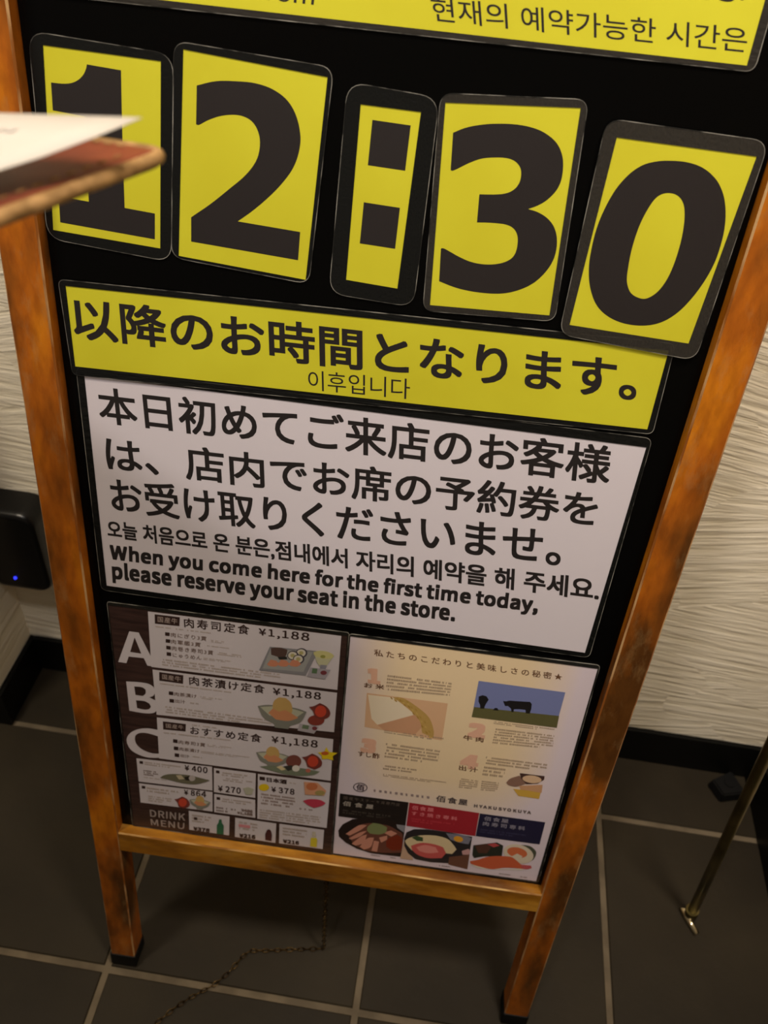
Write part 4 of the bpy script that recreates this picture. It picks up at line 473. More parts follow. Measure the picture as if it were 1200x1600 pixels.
RUBBER = mat('black_rubber', (.003, .003, .003), .6, spec=.2)
PAPER_M = {
 'YEL': mat('yellow_paper', srgb('e6e22a'), .6, spec=.3),
 'WHT': mat('white_paper', srgb('d6d0da'), .6, spec=.3),
 'BRN': mat('brown_print', srgb('3a2826'), .5, spec=.3),
 'CRM': mat('cream_print', srgb('f0dcbc'), .6, spec=.3)}
noise_mix(PAPER_M['YEL'], srgb('c6c026'), srgb('cecb2e'), 9, (1, 1, 1), .35, .65)
noise_mix(PAPER_M['BRN'], srgb('30211f'), srgb('47322e'), 30, (1, 8, 1), .35, .7)
def cream(m):
    # print: cream field fading to lilac white at the sides and foot of the sheet (generated 0..1 over the sheet)
    n, l, b = nodes(m); tc = n.new('ShaderNodeTexCoord'); sx = n.new('ShaderNodeSeparateXYZ'); l.new(tc.outputs['Generated'], sx.inputs[0])
    def mth(op, a, v=None):
        x = n.new('ShaderNodeMath'); x.operation = op
        for k, s in ((0, a), (1, v)):
            if s is None: continue
            if isinstance(s, (int, float)): x.inputs[k].default_value = s
            else: l.new(s, x.inputs[k])
        return x.outputs[0]
    dx = mth('MULTIPLY', mth('POWER', mth('ABSOLUTE', mth('SUBTRACT', sx.outputs[0], .47)), 3), 7.5)
    dy = mth('MULTIPLY', mth('POWER', mth('MAXIMUM', mth('SUBTRACT', .62, sx.outputs[1]), 0), 2), 4.6)
    s = mth('ADD', dx, dy)
    cr = n.new('ShaderNodeValToRGB'); e = cr.color_ramp.elements
    e[0].position = .1; e[0].color = srgb('e8d2ae'); e[1].position = .75; e[1].color = srgb('dcd0dc')
    l.new(s, cr.inputs[0]); l.new(cr.outputs[0], b.inputs['Base Color'])
cream(PAPER_M['CRM'])
PRINT = {}
def pm(h):
    if h in ('WHT', 'YEL', 'BRN', 'CRM'): return PAPER_M[h]
    if h not in PRINT: PRINT[h] = mat('printing_ink_' + h, srgb(h), .5, spec=.3)
    return PRINT[h]
def film_mats():
    out = {}
    for k, c in (('g', (.034, .031, .027, 1)), ('d', (.007, .0078, .0078, 1)), ('m', (.02, .02, .018, 1))):
        m = bpy.data.materials.new('laminate_margin_' + k); m.use_nodes = True
        n = m.node_tree.nodes; l = m.node_tree.links; b = n['Principled BSDF']
        b.inputs['Base Color'].default_value = c; b.inputs['Roughness'].default_value = .28
        nz = n.new('ShaderNodeTexNoise'); nz.inputs['Scale'].default_value = 60; nz.inputs['Detail'].default_value = 2
        bp = n.new('ShaderNodeBump'); bp.inputs['Strength'].default_value = .25; bp.inputs['Distance'].default_value = .002
        l.new(nz.outputs['Fac'], bp.inputs['Height']); l.new(bp.outputs[0], b.inputs['Normal'])
        tr = n.new('ShaderNodeBsdfTransparent'); mx = n.new('ShaderNodeMixShader'); mx.inputs[0].default_value = .8
        l.new(tr.outputs[0], mx.inputs[1]); l.new(b.outputs[0], mx.inputs[2]); l.new(mx.outputs[0], n['Material Output'].inputs[0])
        out[k] = m
    m = bpy.data.materials.new('laminate_clear'); m.use_nodes = True
    n = m.node_tree.nodes; l = m.node_tree.links; n.remove(n['Principled BSDF'])
    tr = n.new('ShaderNodeBsdfTransparent'); gl = n.new('ShaderNodeBsdfGlossy'); gl.inputs['Roughness'].default_value = .3
    mx = n.new('ShaderNodeMixShader'); mx.inputs[0].default_value = .03
    l.new(tr.outputs[0], mx.inputs[1]); l.new(gl.outputs[0], mx.inputs[2]); l.new(mx.outputs[0], n['Material Output'].inputs[0])
    out['clear'] = m
    e = mat('laminate_cut_edge', (.30, .29, .27), .3); noise_mix(e, (.015, .015, .014, 1), (.30, .29, .26, 1), 40, (1, 1, 1), .42, .66)
    out['edge'] = e
    return out
FILM = film_mats()

# ------------------------------------------------------------------ setting
GX, GY, TS = -0.2136, -0.1300, 0.3094
WY, BH = 0.2884, 0.0772
XL, XR, YL = -.4835, .639, .181
def floor():
    grout = mat('floor_grout', srgb('8a7f70'), .8)
    noise_mix(grout, srgb('574c3b'), srgb('6a5e4b'), 25)
    b = bmesh.new(); box(b, -1.6, 1.9, -1.9, WY + .25, -.03, -.0025)
    f = tag(obj('floor', b, [grout]), kind='structure')
    tm = mat('slate_grey_tile', (.05, .045, .04), .6, spec=.22)
    noise_mix(tm, srgb('231d13'), srgb('2e271a'), 5, (1, 1, 1), .35, .65, detail=8)
    n, l, bb = nodes(tm); nz = n.new('ShaderNodeTexNoise'); nz.inputs['Scale'].default_value = 60; nz.inputs['Detail'].default_value = 8
    tcx = n.new('ShaderNodeTexCoord'); l.new(tcx.outputs['Object'], nz.inputs['Vector']); bump(tm, nz.outputs['Fac'], .25, .002)
    g = .0042; b = bmesh.new(); box(b, g, TS - g, g, TS - g, -.012, 0)
    top = [e for e in b.edges if all(v.co.z > -.001 for v in e.verts)]
    bmesh.ops.bevel(b, geom=top, offset=.0012, segments=1, affect='EDGES')
    me = bpy.data.meshes.new('tile'); b.to_mesh(me); b.free(); me.materials.append(tm)
    for i in range(-4, 7):
        for j in range(-5, 2):
            x, y = GX + i * TS, GY + j * TS
            if x + TS < -1.6 or x > 1.9: continue
            t = bpy.data.objects.new('tile', me); col.objects.link(t); t.parent = f; t.location = (x, y, 0)
floor()

def plaster():
    m = mat('combed_plaster', (.5, .42, .3), .85)
    n, l, b = nodes(m)
    tc = n.new('ShaderNodeTexCoord')
    wn = n.new('ShaderNodeTexNoise'); wn.inputs['Scale'].default_value = 5; wn.inputs['Detail'].default_value = 2
    l.new(tc.outputs['Object'], wn.inputs['Vector'])
    ad = n.new('ShaderNodeVectorMath'); ad.operation = 'MULTIPLY_ADD'; ad.inputs[1].default_value = (.22, .22, .22)
    l.new(wn.outputs['Color'], ad.inputs[0]); l.new(tc.outputs['Object'], ad.inputs[2])
    st = n.new('ShaderNodeMapping'); st.inputs['Scale'].default_value = (1, 1, 2.2); l.new(ad.outputs[0], st.inputs[0])
    vo = n.new('ShaderNodeTexVoronoi'); vo.inputs['Scale'].default_value = 5.0; l.new(st.outputs[0], vo.inputs['Vector'])
    sp = n.new('ShaderNodeSeparateColor'); l.new(vo.outputs['Color'], sp.inputs[0])
    an = n.new('ShaderNodeMath'); an.operation = 'MULTIPLY_ADD'; an.inputs[1].default_value = .56; an.inputs[2].default_value = -.22
    l.new(sp.outputs[0], an.inputs[0])
    def comb(axis):
        vr = n.new('ShaderNodeVectorRotate'); vr.rotation_type = axis
        l.new(tc.outputs['Object'], vr.inputs['Vector']); l.new(an.outputs[0], vr.inputs['Angle'])
        mp = n.new('ShaderNodeMapping'); mp.inputs['Scale'].default_value = (9, 9, 125)
        l.new(vr.outputs[0], mp.inputs[0])
        of = n.new('ShaderNodeVectorMath'); of.operation = 'ADD'
        sc_ = n.new('ShaderNodeVectorMath'); sc_.operation = 'SCALE'; sc_.inputs['Scale'].default_value = 30
        l.new(vo.outputs['Color'], sc_.inputs[0]); l.new(mp.outputs[0], of.inputs[0]); l.new(sc_.outputs[0], of.inputs[1])
        nz = n.new('ShaderNodeTexNoise'); nz.inputs['Scale'].default_value = 1.0; nz.inputs['Detail'].default_value = 3; nz.inputs['Roughness'].default_value = .55
        l.new(of.outputs[0], nz.inputs['Vector']); return nz
    nz = comb('Y_AXIS')
    rp = n.new('ShaderNodeValToRGB'); rp.color_ramp.elements[0].position = .30; rp.color_ramp.elements[1].position = .66
    l.new(nz.outputs['Fac'], rp.inputs[0])
    fn = n.new('ShaderNodeTexNoise'); fn.inputs['Scale'].default_value = 300; l.new(tc.outputs['Object'], fn.inputs['Vector'])
    hm = n.new('ShaderNodeMath'); hm.operation = 'MULTIPLY_ADD'; hm.inputs[1].default_value = .12
    l.new(fn.outputs['Fac'], hm.inputs[0]); l.new(rp.outputs[0], hm.inputs[2])
    bump(m, hm.outputs[0], .6, .0017)
    cr = n.new('ShaderNodeValToRGB'); cr.color_ramp.elements[0].color = srgb('e8dec6'); cr.color_ramp.elements[1].color = srgb('f2ead8')
    l.new(rp.outputs[0], cr.inputs[0]); l.new(cr.outputs[0], b.inputs['Base Color'])
    return m
PLASTER = plaster()
SKIRT = mat('black_baseboard', (.003, .003, .0025), .45, spec=.2)
def wallbox(name, *a):
    b = bmesh.new(); box(b, *a); return tag(obj(name, b, [PLASTER]), kind='structure')
H = 2.4
wallbox('wall_back', XL - .15, XR + .15, WY, WY + .12, 0, H)
wallbox('wall_left', -1.6, XL, YL, WY, 0, H)
wallbox('wall_right', XR, XR + .15, -1.9, WY, 0, H)
def skirt(name, *a):
    b = bmesh.new(); box(b, *a)
    top = [e for e in b.edges if all(v.co.z > BH - .001 for v in e.verts)]
    bmesh.ops.bevel(b, geom=top, offset=.003, segments=3, affect='EDGES')
    tag(obj(name, b, [SKIRT]), kind='structure')
tk = .007
skirt('baseboard_back', XL + tk, XR - tk, WY - tk, WY + .001, 0, BH)
skirt('baseboard_left', XL - .001, XL + tk, YL - tk, WY + .001, 0, BH)
skirt('baseboard_front_left', -1.6, XL - .0005, YL - tk, YL + .001, 0, BH)
skirt('baseboard_right', XR - tk, XR + .001, -1.9, WY + .001, 0, BH)

# ------------------------------------------------------------------ signboard
BU, BV, BN = V3(0.99985, 0.01722, 0.00000), V3(-0.00286, 0.16584, 0.98615), V3(0.01698, -0.98600, 0.16586)
BO = V3(0.02233, -0.10683, 0.00000)
BM = Matrix((BU, BV, BN)).transposed()
sign = tag(empty('sign_board', BO, BM), 'wooden A-frame signboard with orange-brown frame and black panel, standing on grey tiles', 'sign board')
UL0, UL1, UR0, UR1 = -0.2309, -0.2018, 0.2497, 0.2777
PD, BK = .012, -.016
VT = 1.32
def bar(name, x0, x1, y0, y1, z0, z1, mats, axis, parent, c=.0013):
    # chamfered bar; chamfers along the length take the worn-edge material
    b = bmesh.new(); box(b, x0, x1, y0, y1, z0, z1)
    k = {'x': 0, 'y': 1}[axis]
    es = [e for e in b.edges if abs((e.verts[0].co - e.verts[1].co)[k]) > 1e-4]
    r = bmesh.ops.bevel(b, geom=es, offset=c, segments=1, affect='EDGES')
    for f in r['faces']: f.material_index = 1
    return obj(name, b, mats, parent)
def dice(o):
    return o
for x0, x1 in ((UL0, UL1), (UR0, UR1)):
    s = bar('stile', x0, x1, .012, VT, BK, PD, [WOOD_V, WORN_V], 'y', sign)
    b = bmesh.new(); box(b, x0 - .0015, x1 + .0015, 0, .021, BK - .0015, PD + .0015, bev=.002)
    c = obj('rubber_foot', b, [RUBBER], s); c['label'] = 'black rubber foot cap'
bar('bottom_rail', UL1, UR0, .2294, .2600, BK, PD, [WOOD_H, WORN_H], 'x', sign)
bar('top_rail', UL1, UR0, VT - .035, VT, BK, PD, [WOOD_H, WORN_H], 'x', sign)
b = bmesh.new(); box(b, UL1 + .0004, UR0 - .0004, .2602, VT - .0352, -.006, 0)
p = obj('panel', b, [BLACK], sign); p['label'] = 'glossy black panel'
# rear frame of the A, folded out towards the wall
def rear():
    inv = BM.to_4x4(); inv.translation = BO; inv = inv.inverted()
    top = inv @ Vector((0, BO.y + BV.y * 1.27 + .045, BV.z * 1.27)); bot = inv @ Vector((0, .252, .004))
    d = (top - bot); L = d.length; d.normalize(); zz = Vector((1, 0, 0)).cross(d)
    M = Matrix((Vector((1, 0, 0)), d, zz)).transposed().to_4x4(); M.translation = Vector((0, bot.y, bot.z))
    for x0 in (UL1 + .002, UR0 - .026):
        o = bar('rear_stile', x0, x0 + .024, 0, L, -.011, .011, [WOOD_V, WORN_V], 'y', sign); o.matrix_local = M
    for y0 in (.22, L - .04):
        o = bar('rear_rail', UL1 + .026, UR0 - .026, y0, y0 + .03, -.011, .011, [WOOD_H, WORN_H], 'x', sign); o.matrix_local = M
    hm = mat('brass_hinge', (.5, .35, .12), .35, 1)
    for x in (UL1 + .03, UR0 - .06):
        b = bmesh.new(); box(b, x, x + .03, VT - .04, VT - .01, BK - .028, BK); obj('hinge', b, [hm], sign)
rear()

# ------------------------------------------------------------------ flat print
def catmull(pts, seg=5):
    n = len(pts); out = []
    P = [Vector(p) for p in pts]
    def corner(i):
        a = (P[i] - P[i-1]); c = (P[(i+1) % n] - P[i])
        return a.length < 1e-9 or c.length < 1e-9 or a.angle(c) > .75
    cn = [corner(i) for i in range(n)]
    for i in range(n):
        p1, p2 = P[i], P[(i+1) % n]
        if (p2 - p1).length < 1e-9: continue
        if cn[i] and cn[(i+1) % n]: out.append(p1); continue
        p0 = P[i-1] if not cn[i] else p1 - (p2 - p1) * .6
        p3 = P[(i+2) % n] if not cn[(i+1) % n] else p2 + (p2 - p1) * .6
        for k in range(seg):
            t = k / seg
            out.append(.5 * ((2*p1) + (-p0+p2)*t + (2*p0-5*p1+4*p2-p3)*t*t + (-p0+3*p1-3*p2+p3)*t*t*t))
    return out
scratch = bpy.data.collections.new('scratch'); col.children.link(scratch)
def curve_mesh(cu):
    o = bpy.data.objects.new('tmp', cu); scratch.objects.link(o)
    dg = bpy.context.evaluated_depsgraph_get(); dg.update()
    me = bpy.data.meshes.new_from_object(o.evaluated_get(dg))
    vs = [tuple(v.co)[:2] for v in me.vertices]; fs = [tuple(p.vertices) for p in me.polygons]
    bpy.data.objects.remove(o); bpy.data.curves.remove(cu); bpy.data.meshes.remove(me)
    return vs, fs
def fill(loops):
    cu = bpy.data.curves.new('tmp', 'CURVE'); cu.dimensions = '2D'; cu.fill_mode = 'BOTH'
    for lp in loops:
        s = cu.splines.new('POLY'); s.points.add(len(lp) - 1); s.use_cyclic_u = True
        for p, q in zip(s.points, lp): p.co = (q[0], q[1], 0, 1)
    return curve_mesh(cu)
def latin(text, sp=1.0):
    cu = bpy.data.curves.new('tmp', 'CURVE'); cu.dimensions = '2D'; cu.fill_mode = 'BOTH'; cu.resolution_u = 4
    x = 0
    for ch in text:
        adv, spl = LATIN[ch]
        for s in spl:
            z = cu.splines.new('BEZIER'); z.bezier_points.add(len(s) - 1); z.use_cyclic_u = True
            for bp, q in zip(z.bezier_points, s):
                q = [v / 1000 for v in q]
                bp.handle_left = (q[0] + x, q[1], 0); bp.co = (q[2] + x, q[3], 0); bp.handle_right = (q[4] + x, q[5], 0)
        x += (adv / 1000) * sp if ch != ' ' else adv / 1000
    return curve_mesh(cu)
def glyphs(text, sp=1.0):
    if all(c in LATIN for c in text): return latin(text, sp)
    cu = bpy.data.curves.new('tmp', 'FONT'); cu.body = text; cu.space_character = sp; cu.resolution_u = 4
    return curve_mesh(cu)
def hx(pt): return (pt[0] * .001, pt[1] * .001)
def homography(q):
    # unit square (0,0)(1,0)(1,1)(0,1) -> q
    (x0, y0), (x1, y1), (x2, y2), (x3, y3) = q
    dx1, dx2, dx3 = x1 - x2, x3 - x2, x0 - x1 + x2 - x3; dy1, dy2, dy3 = y1 - y2, y3 - y2, y0 - y1 + y2 - y3
    dn = dx1 * dy2 - dx2 * dy1
    g = (dx3 * dy2 - dx2 * dy3) / dn; h = (dx1 * dy3 - dx3 * dy1) / dn
    a, b_, c = x1 - x0 + g * x1, x3 - x0 + h * x3, x0; d, e, f = y1 - y0 + g * y1, y3 - y0 + h * y3, y0
    return lambda u, v: ((a*u + b_*v + c) / (g*u + h*v + 1), (d*u + e*v + f) / (g*u + h*v + 1))
class Ink:
    def __init__(self): self.v = []; self.f = []; self.mi = []; self.mats = []
    def add(self, vs, fs, z, m):
        if m not in self.mats: self.mats.append(m)
        k = len(self.v); i = self.mats.index(m)
        self.v += [(x, y, z) for x, y in vs]; self.f += [tuple(j + k for j in f) for f in fs]; self.mi += [i] * len(fs)
    def build(self, name, parent):
        me = bpy.data.meshes.new(name); me.from_pydata(self.v, [], self.f); me.polygons.foreach_set('material_index', self.mi); me.update()
        b = bmesh.new(); b.from_mesh(me)
        for f in b.faces: f.normal_update()
        bad = [f for f in b.faces if f.normal.z < 0]
        bmesh.ops.reverse_faces(b, faces=bad); b.to_mesh(me); b.free()
        return obj(name, me, self.mats, parent)
def rounded(q, r):
    out = []
    n = len(q); P = [Vector(p) for p in q]
    for i in range(n):
        a = (P[i-1] - P[i]).normalized() * r; c = (P[(i+1) % n] - P[i]).normalized() * r
        A, C = P[i] + a, P[i] + c
        for k in range(7):
            t = k / 6; out.append((1-t)**2 * A + 2*t*(1-t) * P[i] + t*t * C)
    return out
SHEET_INFO = {
 'one': ('digit_card', 'laminated yellow card with a large black 1, left end of the time row', 'card', 'laminated digit cards'),
 'two': ('digit_card', 'laminated yellow card with a large black 2, second in the time row', 'card', 'laminated digit cards'),
 'colon': ('colon_card', 'narrow laminated yellow card with two black squares forming a colon', 'card', 'laminated digit cards'),
 'three': ('digit_card', 'laminated yellow card with a large black 3, right of the colon card', 'card', 'laminated digit cards'),
 'zero': ('digit_card', 'tilted laminated yellow card with a large black 0, right end of time row', 'card', 'laminated digit cards'),
 'top': ('notice_strip', 'laminated yellow notice strip with thin Korean lettering above the time cards', 'notice', None),
 'strip': ('notice_strip', 'laminated yellow strip with one bold black Japanese line below the time cards', 'notice', None),
 'notice': ('notice_sheet', 'large laminated white sheet with Japanese, Korean and English lines in black', 'notice', None),
 'menu': ('menu_sheet', 'laminated dark brown food menu with white boxes lettered A, B and C', 'menu', None),
 'story': ('poster_sheet', 'laminated cream poster with cow photo and three food photos along its foot', 'poster', None)}
def smooth_pts(loops, s):
    return [catmull(lp) if s else lp for lp in loops]
def sheet(key, d):
    name, label, cat, grp = SHEET_INFO[key]
    u0, v0 = d['o'][0] * .001, d['o'][1] * .001; n0 = d['n'] * .001
    root = empty(name, BO + BU * u0 + BV * v0 + BN * n0, BM); tag(root, label, cat, grp)
    paper = [hx(p) for p in d['paper']]; film = rounded([hx(p) for p in d['film']], d['r'] * .001)
    pk = Ink(); pk.add(paper, [(0, 1, 2, 3)], .00005, PAPER_M[d['col']]); pk.add(paper, [(3, 2, 1, 0)], 0, PAPER_M[d['col']]); 
    po = pk.build('paper', root)
    fm = Ink()
    vs, fs = fill([film, paper]); zt = .00055
    fm.add(vs, fs, zt - .0001, FILM[d['fs']])
    fm.add(paper, [(0, 1, 2, 3)], zt, FILM['clear'])
    # cut edge: thin raised rim round the pouch
    n = len(film); cx = sum(p[0] for p in film) / n; cy = sum(p[1] for p in film) / n
    outer = [(p[0], p[1]) for p in film]; P = [Vector(p) for p in film]
    inner = []
    for i in range(n):
        t = (P[(i+1) % n] - P[i-1]).normalized(); inner.append(P[i] + Vector((t.y, -t.x)) * (-.00045 if SIGN > 0 else .00045))
    k = len(fm.v); m = FILM['edge']; fm.mats.append(m); mi = fm.mats.index(m)
    fm.v += [(p[0], p[1], zt) for p in outer] + [(p[0], p[1], zt) for p in inner] + [(p[0], p[1], 0) for p in outer]
    for i in range(n):
        j = (i+1) % n
        fm.f += [(k+i, k+j, k+n+j, k+n+i), (k+2*n+i, k+2*n+j, k+j, k+i)]; fm.mi += [mi, mi]
    fo = fm.build('laminate_film', root)
    inks = {}
    for it in d['items']: inks.setdefault(it[1], Ink())
    z = .0001
    for it in d['items']:
        z += .0000035 if it[0] != 'text' else .000004
        if it[0] == 'poly':
            _, kind, c, loops, s = it
            loops = [[hx(p) for p in lp] for lp in loops]
            vs, fs = fill(smooth_pts(loops, s)); inks[kind].add(vs, fs, z, pm(c))
        elif it[0] == 'text':
            _, kind, c, text, q, bold, sp = it
            vs, fs = glyphs(text, sp)
            sh = [(0, 0)]
            if bold:
                sh += [(bold * a, bold * c3) for a in (-1, 0, 1) for c3 in (-1, 0, 1) if (a or c3) and (bold > .02 or (a and c3) or d['fs'] != 'm')]
            xs = [v[0] for v in vs]; ys = [v[1] for v in vs]
            x0, x1, y0, y1 = min(xs) - bold, max(xs) + bold, min(ys) - bold, max(ys) + bold
            q = [hx(p) for p in q]; h = homography([q[3], q[2], q[1], q[0]])   # BL BR TR TL
            for i, (a, c2) in enumerate(sh):
                inks[kind].add([h((x + a - x0) / (x1 - x0), (y + c2 - y0) / (y1 - y0)) for x, y in vs], fs, z + i * .0000004, pm(c))
        else:
            _, kind, c, q, rows, fl, seed = it
            rnd = random.Random(seed); q = [hx(p) for p in q]; h = homography([q[3], q[2], q[1], q[0]])
            W = (Vector(q[1]) - Vector(q[0])).length; Ht = (Vector(q[3]) - Vector(q[0])).length / rows
            cw = min(.0016, Ht * .9)
            for r in range(rows):
                x = 0; end = 1 if r < rows - 1 else rnd.uniform(.55, 1)
                ya = (rows - r - .82) / rows; yb = (rows - r - .18) / rows
                while x < end - .001:
                    wd = cw / W * rnd.uniform(.55, .95)
                    if rnd.random() < .55 + fl * .4:
                        dy = rnd.uniform(0, .16) / rows
                        x2 = min(end, x + wd * .8)
                        inks[kind].add([h(x, ya + dy), h(x2, ya), h(x2, yb), h(x, yb - dy)], [(0, 1, 2, 3)], z, pm(c))
                    x += wd * 1.15
    nm = {'L': 'lettering', 'P': 'printed_picture', 'N': 'printed_panel', 'S': 'printed_square'}
    for k, ink in inks.items():
        if ink.v: ink.build(nm[k[0]], root)
    return root
SIGN = -1
for key, d in SHEETS.items():
    sheet(key, d)
bpy.data.collections.remove(scratch)

# ------------------------------------------------------------------ menu holder in the foreground, paper on it
def holder():
    t = V3(-0.00002, -0.21127, 1.04000); e1 = V3(-.445, -.896, 0).normalized(); c = math.sqrt(1 - .15**2); e2 = V3(-.896*c, .445*c, -.15).normalized()
    nn = e2.cross(e1).normalized() * -1
    if nn.z < 0: nn = -nn
    M = Matrix((-e2, -e1, nn)).transposed()
    if M.determinant() < 0: raise RuntimeError
    L1, L2 = .31, .225
    org = t + e1 * L1 * .5 + e2 * L2 * .5 - nn * .004
    root = tag(empty('menu_holder', org, M), 'reddish brown leather menu board with tan stitched edge, held out at the left', 'menu holder')
    lea = mat('reddish_leather', (.2, .05, .03), .5); nz, cr, mp = noise_mix(lea, srgb('6a2e1c'), srgb('843e26'), 30)
    bump(lea, nz.outputs['Fac'], .3, .001)
    tan = mat('tan_piping', (.5, .32, .14), .7); nz, cr, mp = noise_mix(tan, srgb('8c6a3c'), srgb('b8905c'), 120)
    bump(tan, nz.outputs['Fac'], .4, .001)
    a, c_ = L2 / 2, L1 / 2
    b = bmesh.new(); box(b, -a + .002, a - .002, -c_ + .002, c_ - .002, -.0022, .0022, bev=.0008)
    obj('leather_board', b, [lea], root)
    q = rounded([(a, c_), (-a, c_), (-a, -c_), (a, -c_)], .009)
    b = bmesh.new(); tube(b, [(p[0], p[1], 0) for p in q], .0024, 10, closed=True); obj('edge_piping', b, [tan], root)
    b = bmesh.new()
    for s in (1,):
        q2 = rounded([(a - .006, c_ - .006), (-a + .006, c_ - .006), (-a + .006, -c_ + .006), (a - .006, -c_ + .006)], .006)
        q2 = [Vector((p[0], p[1], .003)) for p in q2]
        for i in range(len(q2)):
            A, B = q2[i], q2[(i+1) % len(q2)]; Ln = (B - A).length
            if Ln < .003: continue
            k = int(Ln / .006)
            for j in range(k): tube(b, [A.lerp(B, (j+.2)/k), A.lerp(B, (j+.75)/k)], .0003, 5)
    obj('stitching', b, [tan], root)
    # paper
    A, B, C = V3(0.00123, -0.23138, 1.05366), V3(-0.04851, -0.22090, 1.04620), V3(-0.03100, -0.25889, 1.04305)
    ex = (B - A).normalized(); ey = (C - A); ey = (ey - ex * ey.dot(ex)).normalized() if False else ey.normalized()
    LX, LY = .165, .215
    org2 = A + ex * LX / 2 + ey * LY / 2
    pr = tag(empty('paper_slip', org2), 'white sheet of paper with faint print lying on the leather menu board', 'paper')
    wp = mat('white_office_paper', srgb('d9d3ca'), .6)
    b = bmesh.new(); NX, NY = 10, 14; g = []
    for i in range(NX + 1):
        row = []
        for j in range(NY + 1):
            p = A + ex * LX * i / NX + ey * LY * j / NY
            # lie down on the board away from the lifted corner
            hgt = (p - t).dot(nn); want = .0008 + .011 * math.exp(-(j / NY) * LY / .06) 
            p = p + nn * (want - hgt) * min(1, j / 4)
            row.append(b.verts.new(p - org2))
        g.append(row)
    for i in range(NX):
        for j in range(NY):
            f = b.faces.new((g[i][j], g[i][j+1], g[i+1][j+1], g[i+1][j])); f.smooth = True
    so = obj('sheet', b, [wp], pr); md = so.modifiers.new('thickness', 'SOLIDIFY'); md.thickness = .0003; md.offset = -1
    # faint print rows on the paper: thin strips just above it
    ink = mat('faint_grey_ink', srgb('cfc8c2'), .7); b = bmesh.new(); rnd = random.Random(4)
    for r in range(7):
        yy = .012 + r * .016; x = .03
        while x < .16:
            w_ = rnd.uniform(.002, .006)
            def at(x_, y_):
                p = A + ex * x_ + ey * y_
                j = y_ / LY * NY; hgt = (p - t).dot(nn); want = .0008 + .011 * math.exp(-y_ / .06)
                return p + nn * ((want - hgt) * min(1, j / 4) + .0007) - org2
            f = b.faces.new([b.verts.new(at(x, yy)), b.verts.new(at(x + w_, yy)), b.verts.new(at(x + w_, yy + .0026)), b.verts.new(at(x, yy + .0026))])
            x += w_ + .0015
    obj('printed_lines', b, [ink], pr)
holder()

# ------------------------------------------------------------------ wall device
def device():
    pz = .045; fy = WY - pz
    x0, x1, z0, z1 = XL + .001, -0.3952, 0.2350, 0.3802
    root = tag(empty('wall_device', ((x0 + x1) / 2, WY, z0)), 'black rounded plastic box with blue light on the wall left of the signboard', 'device')
    bl = mat('black_plastic', (.003, .003, .003), .28, spec=.3)
    b = bmesh.new(); w2 = (x1 - x0) / 2
    # rounded front outline swept back to the wall with a softened front rim
    out = rounded([(-w2, 0), (w2, 0), (w2, z1 - z0), (-w2, z1 - z0)], .022)
    cxx = Vector((0, (z1 - z0) / 2)); rings = []
    for yy, s in ((0, 1.0), (-pz + .012, 1.0), (-pz + .005, .975), (-pz + .001, .94), (-pz, .88), (-pz + .0008, .80)):
        rings.append([b.verts.new((cxx.x + (p[0] - cxx.x) * s, yy, cxx.y + (p[1] - cxx.y) * s)) for p in out])
    n = len(out)
    for A, B in zip(rings, rings[1:]):
        for k in range(n):
            f = b.faces.new((A[k], A[(k+1) % n], B[(k+1) % n], B[k])); f.smooth = True
    b.faces.new(rings[-1]); bmesh.ops.recalc_face_normals(b, faces=b.faces)
    obj('housing', b, [bl], root)
    led = bpy.data.materials.new('blue_led'); led.use_nodes = True; pb = led.node_tree.nodes['Principled BSDF']
    pb.inputs['Base Color'].default_value = (.02, .03, .6, 1); pb.inputs['Emission Color'].default_value = (.03, .04, 1, 1); pb.inputs['Emission Strength'].default_value = 1.4
    b = bmesh.new(); bmesh.ops.create_uvsphere(b, u_segments=12, v_segments=8, radius=.0024)
    o = obj('indicator_light', b, [led], root); o.location = (-0.4435 - (x0 + x1) / 2, -pz, 0.2593 - z0); o['label'] = 'small blue indicator light'
    b = bmesh.new(); box(b, .012, .02, -.03, -.012, -.004, .001); obj('socket', b, [RUBBER], root)
device()

# ------------------------------------------------------------------ gold stand, rubber block, chain
def stand():
    gold = mat('dull_gold_metal', (.30, .24, .12), .38, 1); noise_mix(gold, srgb('5c5330'), srgb('84754a'), 14)
    foot = V3(0.51922, 0.05292, 0.00000); up = V3(0.47275, 0.04435, 0.40000) - foot
    root = tag(empty('metal_stand', (foot.x, foot.y, 0)), 'slim gold metal pole with small turned-out foot, standing right of the signboard', 'stand')
    b = bmesh.new(); top = up * 2.2
    tube(b, [V3(0, 0, .006), up * .5, up, top], .0062, 16); obj('pole', b, [gold], root)
    b = bmesh.new(); tube(b, [V3(0, 0, .004) + up.normalized() * .002, up.normalized() * .022], .0085, 16); obj('collar', b, [gold], root)
    sh = mat('foot_glint_gold', (.85, .74, .5), .16, 1)  # glint on the foot's lit edge, put into lighter gold and the bar's shape
    a, c = V3(-.010, .006, .0045), V3(.006, -.024, .0045)
    b = bmesh.new(); tube(b, [V3(.001, .002, .006), a, a.lerp(c, .5), c], [.0055, .0045, .0042, .0036], 12); o = obj('foot', b, [sh], root); o['label'] = 'foot bar shaped and brightened as the glint on its edge'
stand()
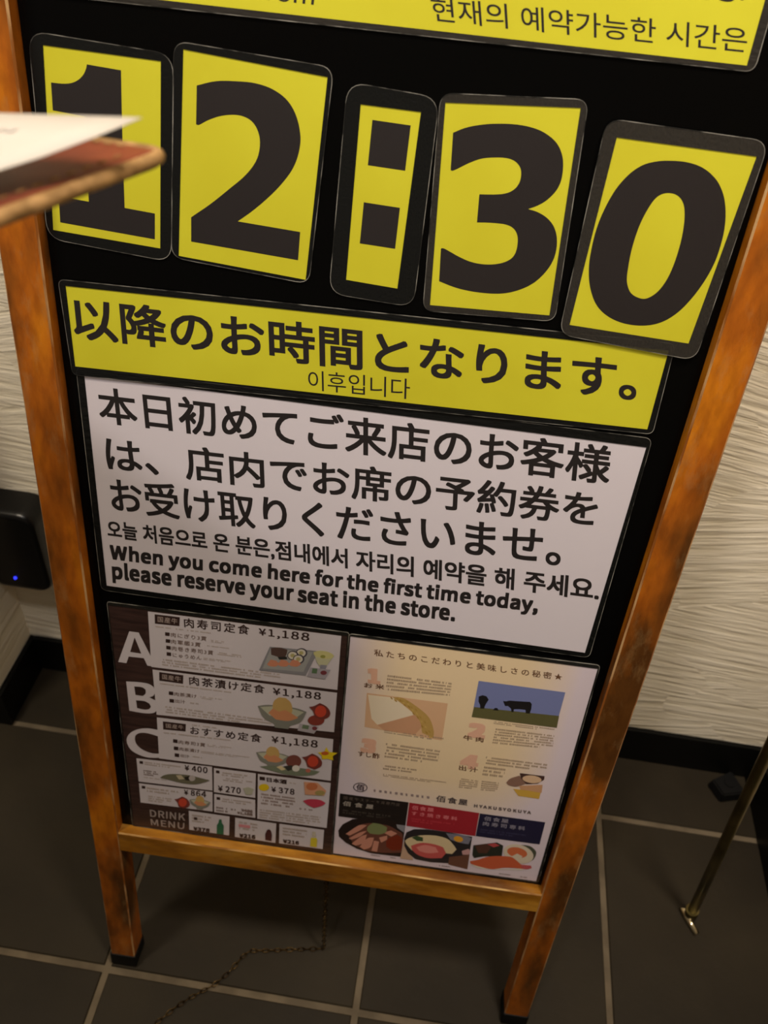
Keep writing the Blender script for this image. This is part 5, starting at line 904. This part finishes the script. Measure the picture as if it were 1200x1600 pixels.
def block():
    root = tag(empty('rubber_block', (0.5997, 0.2564, 0)), 'small black rubber block on the floor by the right wall corner', 'block')
    b = bmesh.new()
    q = [(-.029, .001), (-.014, -.026), (.026, -.014), (.008, .025)]
    lo = [b.verts.new((x, y, 0)) for x, y in q]; hi = [b.verts.new((x * .86, y * .86, .017)) for x, y in q]
    for k in range(4): b.faces.new((lo[k], lo[(k+1) % 4], hi[(k+1) % 4], hi[k]))
    b.faces.new(hi); b.faces.new(lo[::-1])
    bmesh.ops.bevel(b, geom=list(b.edges), offset=.002, segments=2, affect='EDGES'); bmesh.ops.recalc_face_normals(b, faces=b.faces)
    obj('body', b, [RUBBER], root)
    b = bmesh.new(); tube(b, [(0, 0, .0165), (0, 0, .019)], .008, 16); obj('screw_cap', b, [RUBBER], root)
block()
def chain():
    brass = mat('aged_brass_chain', (.3, .2, .1), .35, 1); noise_mix(brass, srgb('3c2c18'), srgb('6e5834'), 60)
    top = BO + BU * .022 + BV * .2286 + BN * -.004
    hang = [top, V3(top.x + .0004, top.y, .10), V3(top.x + .001, top.y - .001, .0030)]
    fl = [V3(.012, -.072, .003), V3(-.006, -.0755, .003), V3(-.028, -.080, .003), V3(-.046, -.083, .003), V3(-.054, -.092, .003), V3(-.064, -.110, .003), V3(-.078, -.127, .003), V3(-.104, -.147, .003), V3(-.118, -.160, .003), V3(-.136, -.181, .003), V3(-.160, -.200, .003), V3(-.19, -.212, .003)]
    path = hang + fl
    cum = [0]
    for a, c in zip(path, path[1:]): cum.append(cum[-1] + (c - a).length)
    def at(s):
        for i in range(len(path) - 1):
            if s <= cum[i+1]: return path[i].lerp(path[i+1], (s - cum[i]) / (cum[i+1] - cum[i]))
        return path[-1]
    b = bmesh.new(); pitch = .0074; k = 0; s = .002; rnd = random.Random(2)
    while s < cum[-1] - .01:
        p, q = at(s), at(s + pitch); d = (q - p).normalized(); mid = at(s + pitch / 2)
        ref = Vector((0, 0, 1)) if abs(d.z) < .8 else Vector((1, 0, 0))
        a = d.cross(ref).normalized(); c = d.cross(a).normalized()
        an = (.25 if k % 2 else math.pi / 2 - .35) + rnd.uniform(-.2, .2)
        x = a * math.cos(an) + c * math.sin(an)
        pts = [mid + d * (.0048 * math.cos(t)) + x * (.0026 * math.sin(t)) for t in [2*math.pi*j/10 for j in range(10)]]
        tube(b, pts, .00055, 5, closed=True); s += pitch; k += 1
    root = tag(empty('chain', (top.x, top.y, 0)), 'thin brass chain hanging behind the signboard bottom rail and trailing over the tiles', 'chain')
    for v in b.verts: v.co -= Vector((top.x, top.y, 0)); 
    obj('links', b, [brass], root)
    b = bmesh.new(); tube(b, [V3(0, 0, top.z + .0002), V3(0, 0, top.z - .004)], .0016, 8); obj('screw_eye', b, [brass], root)
chain()
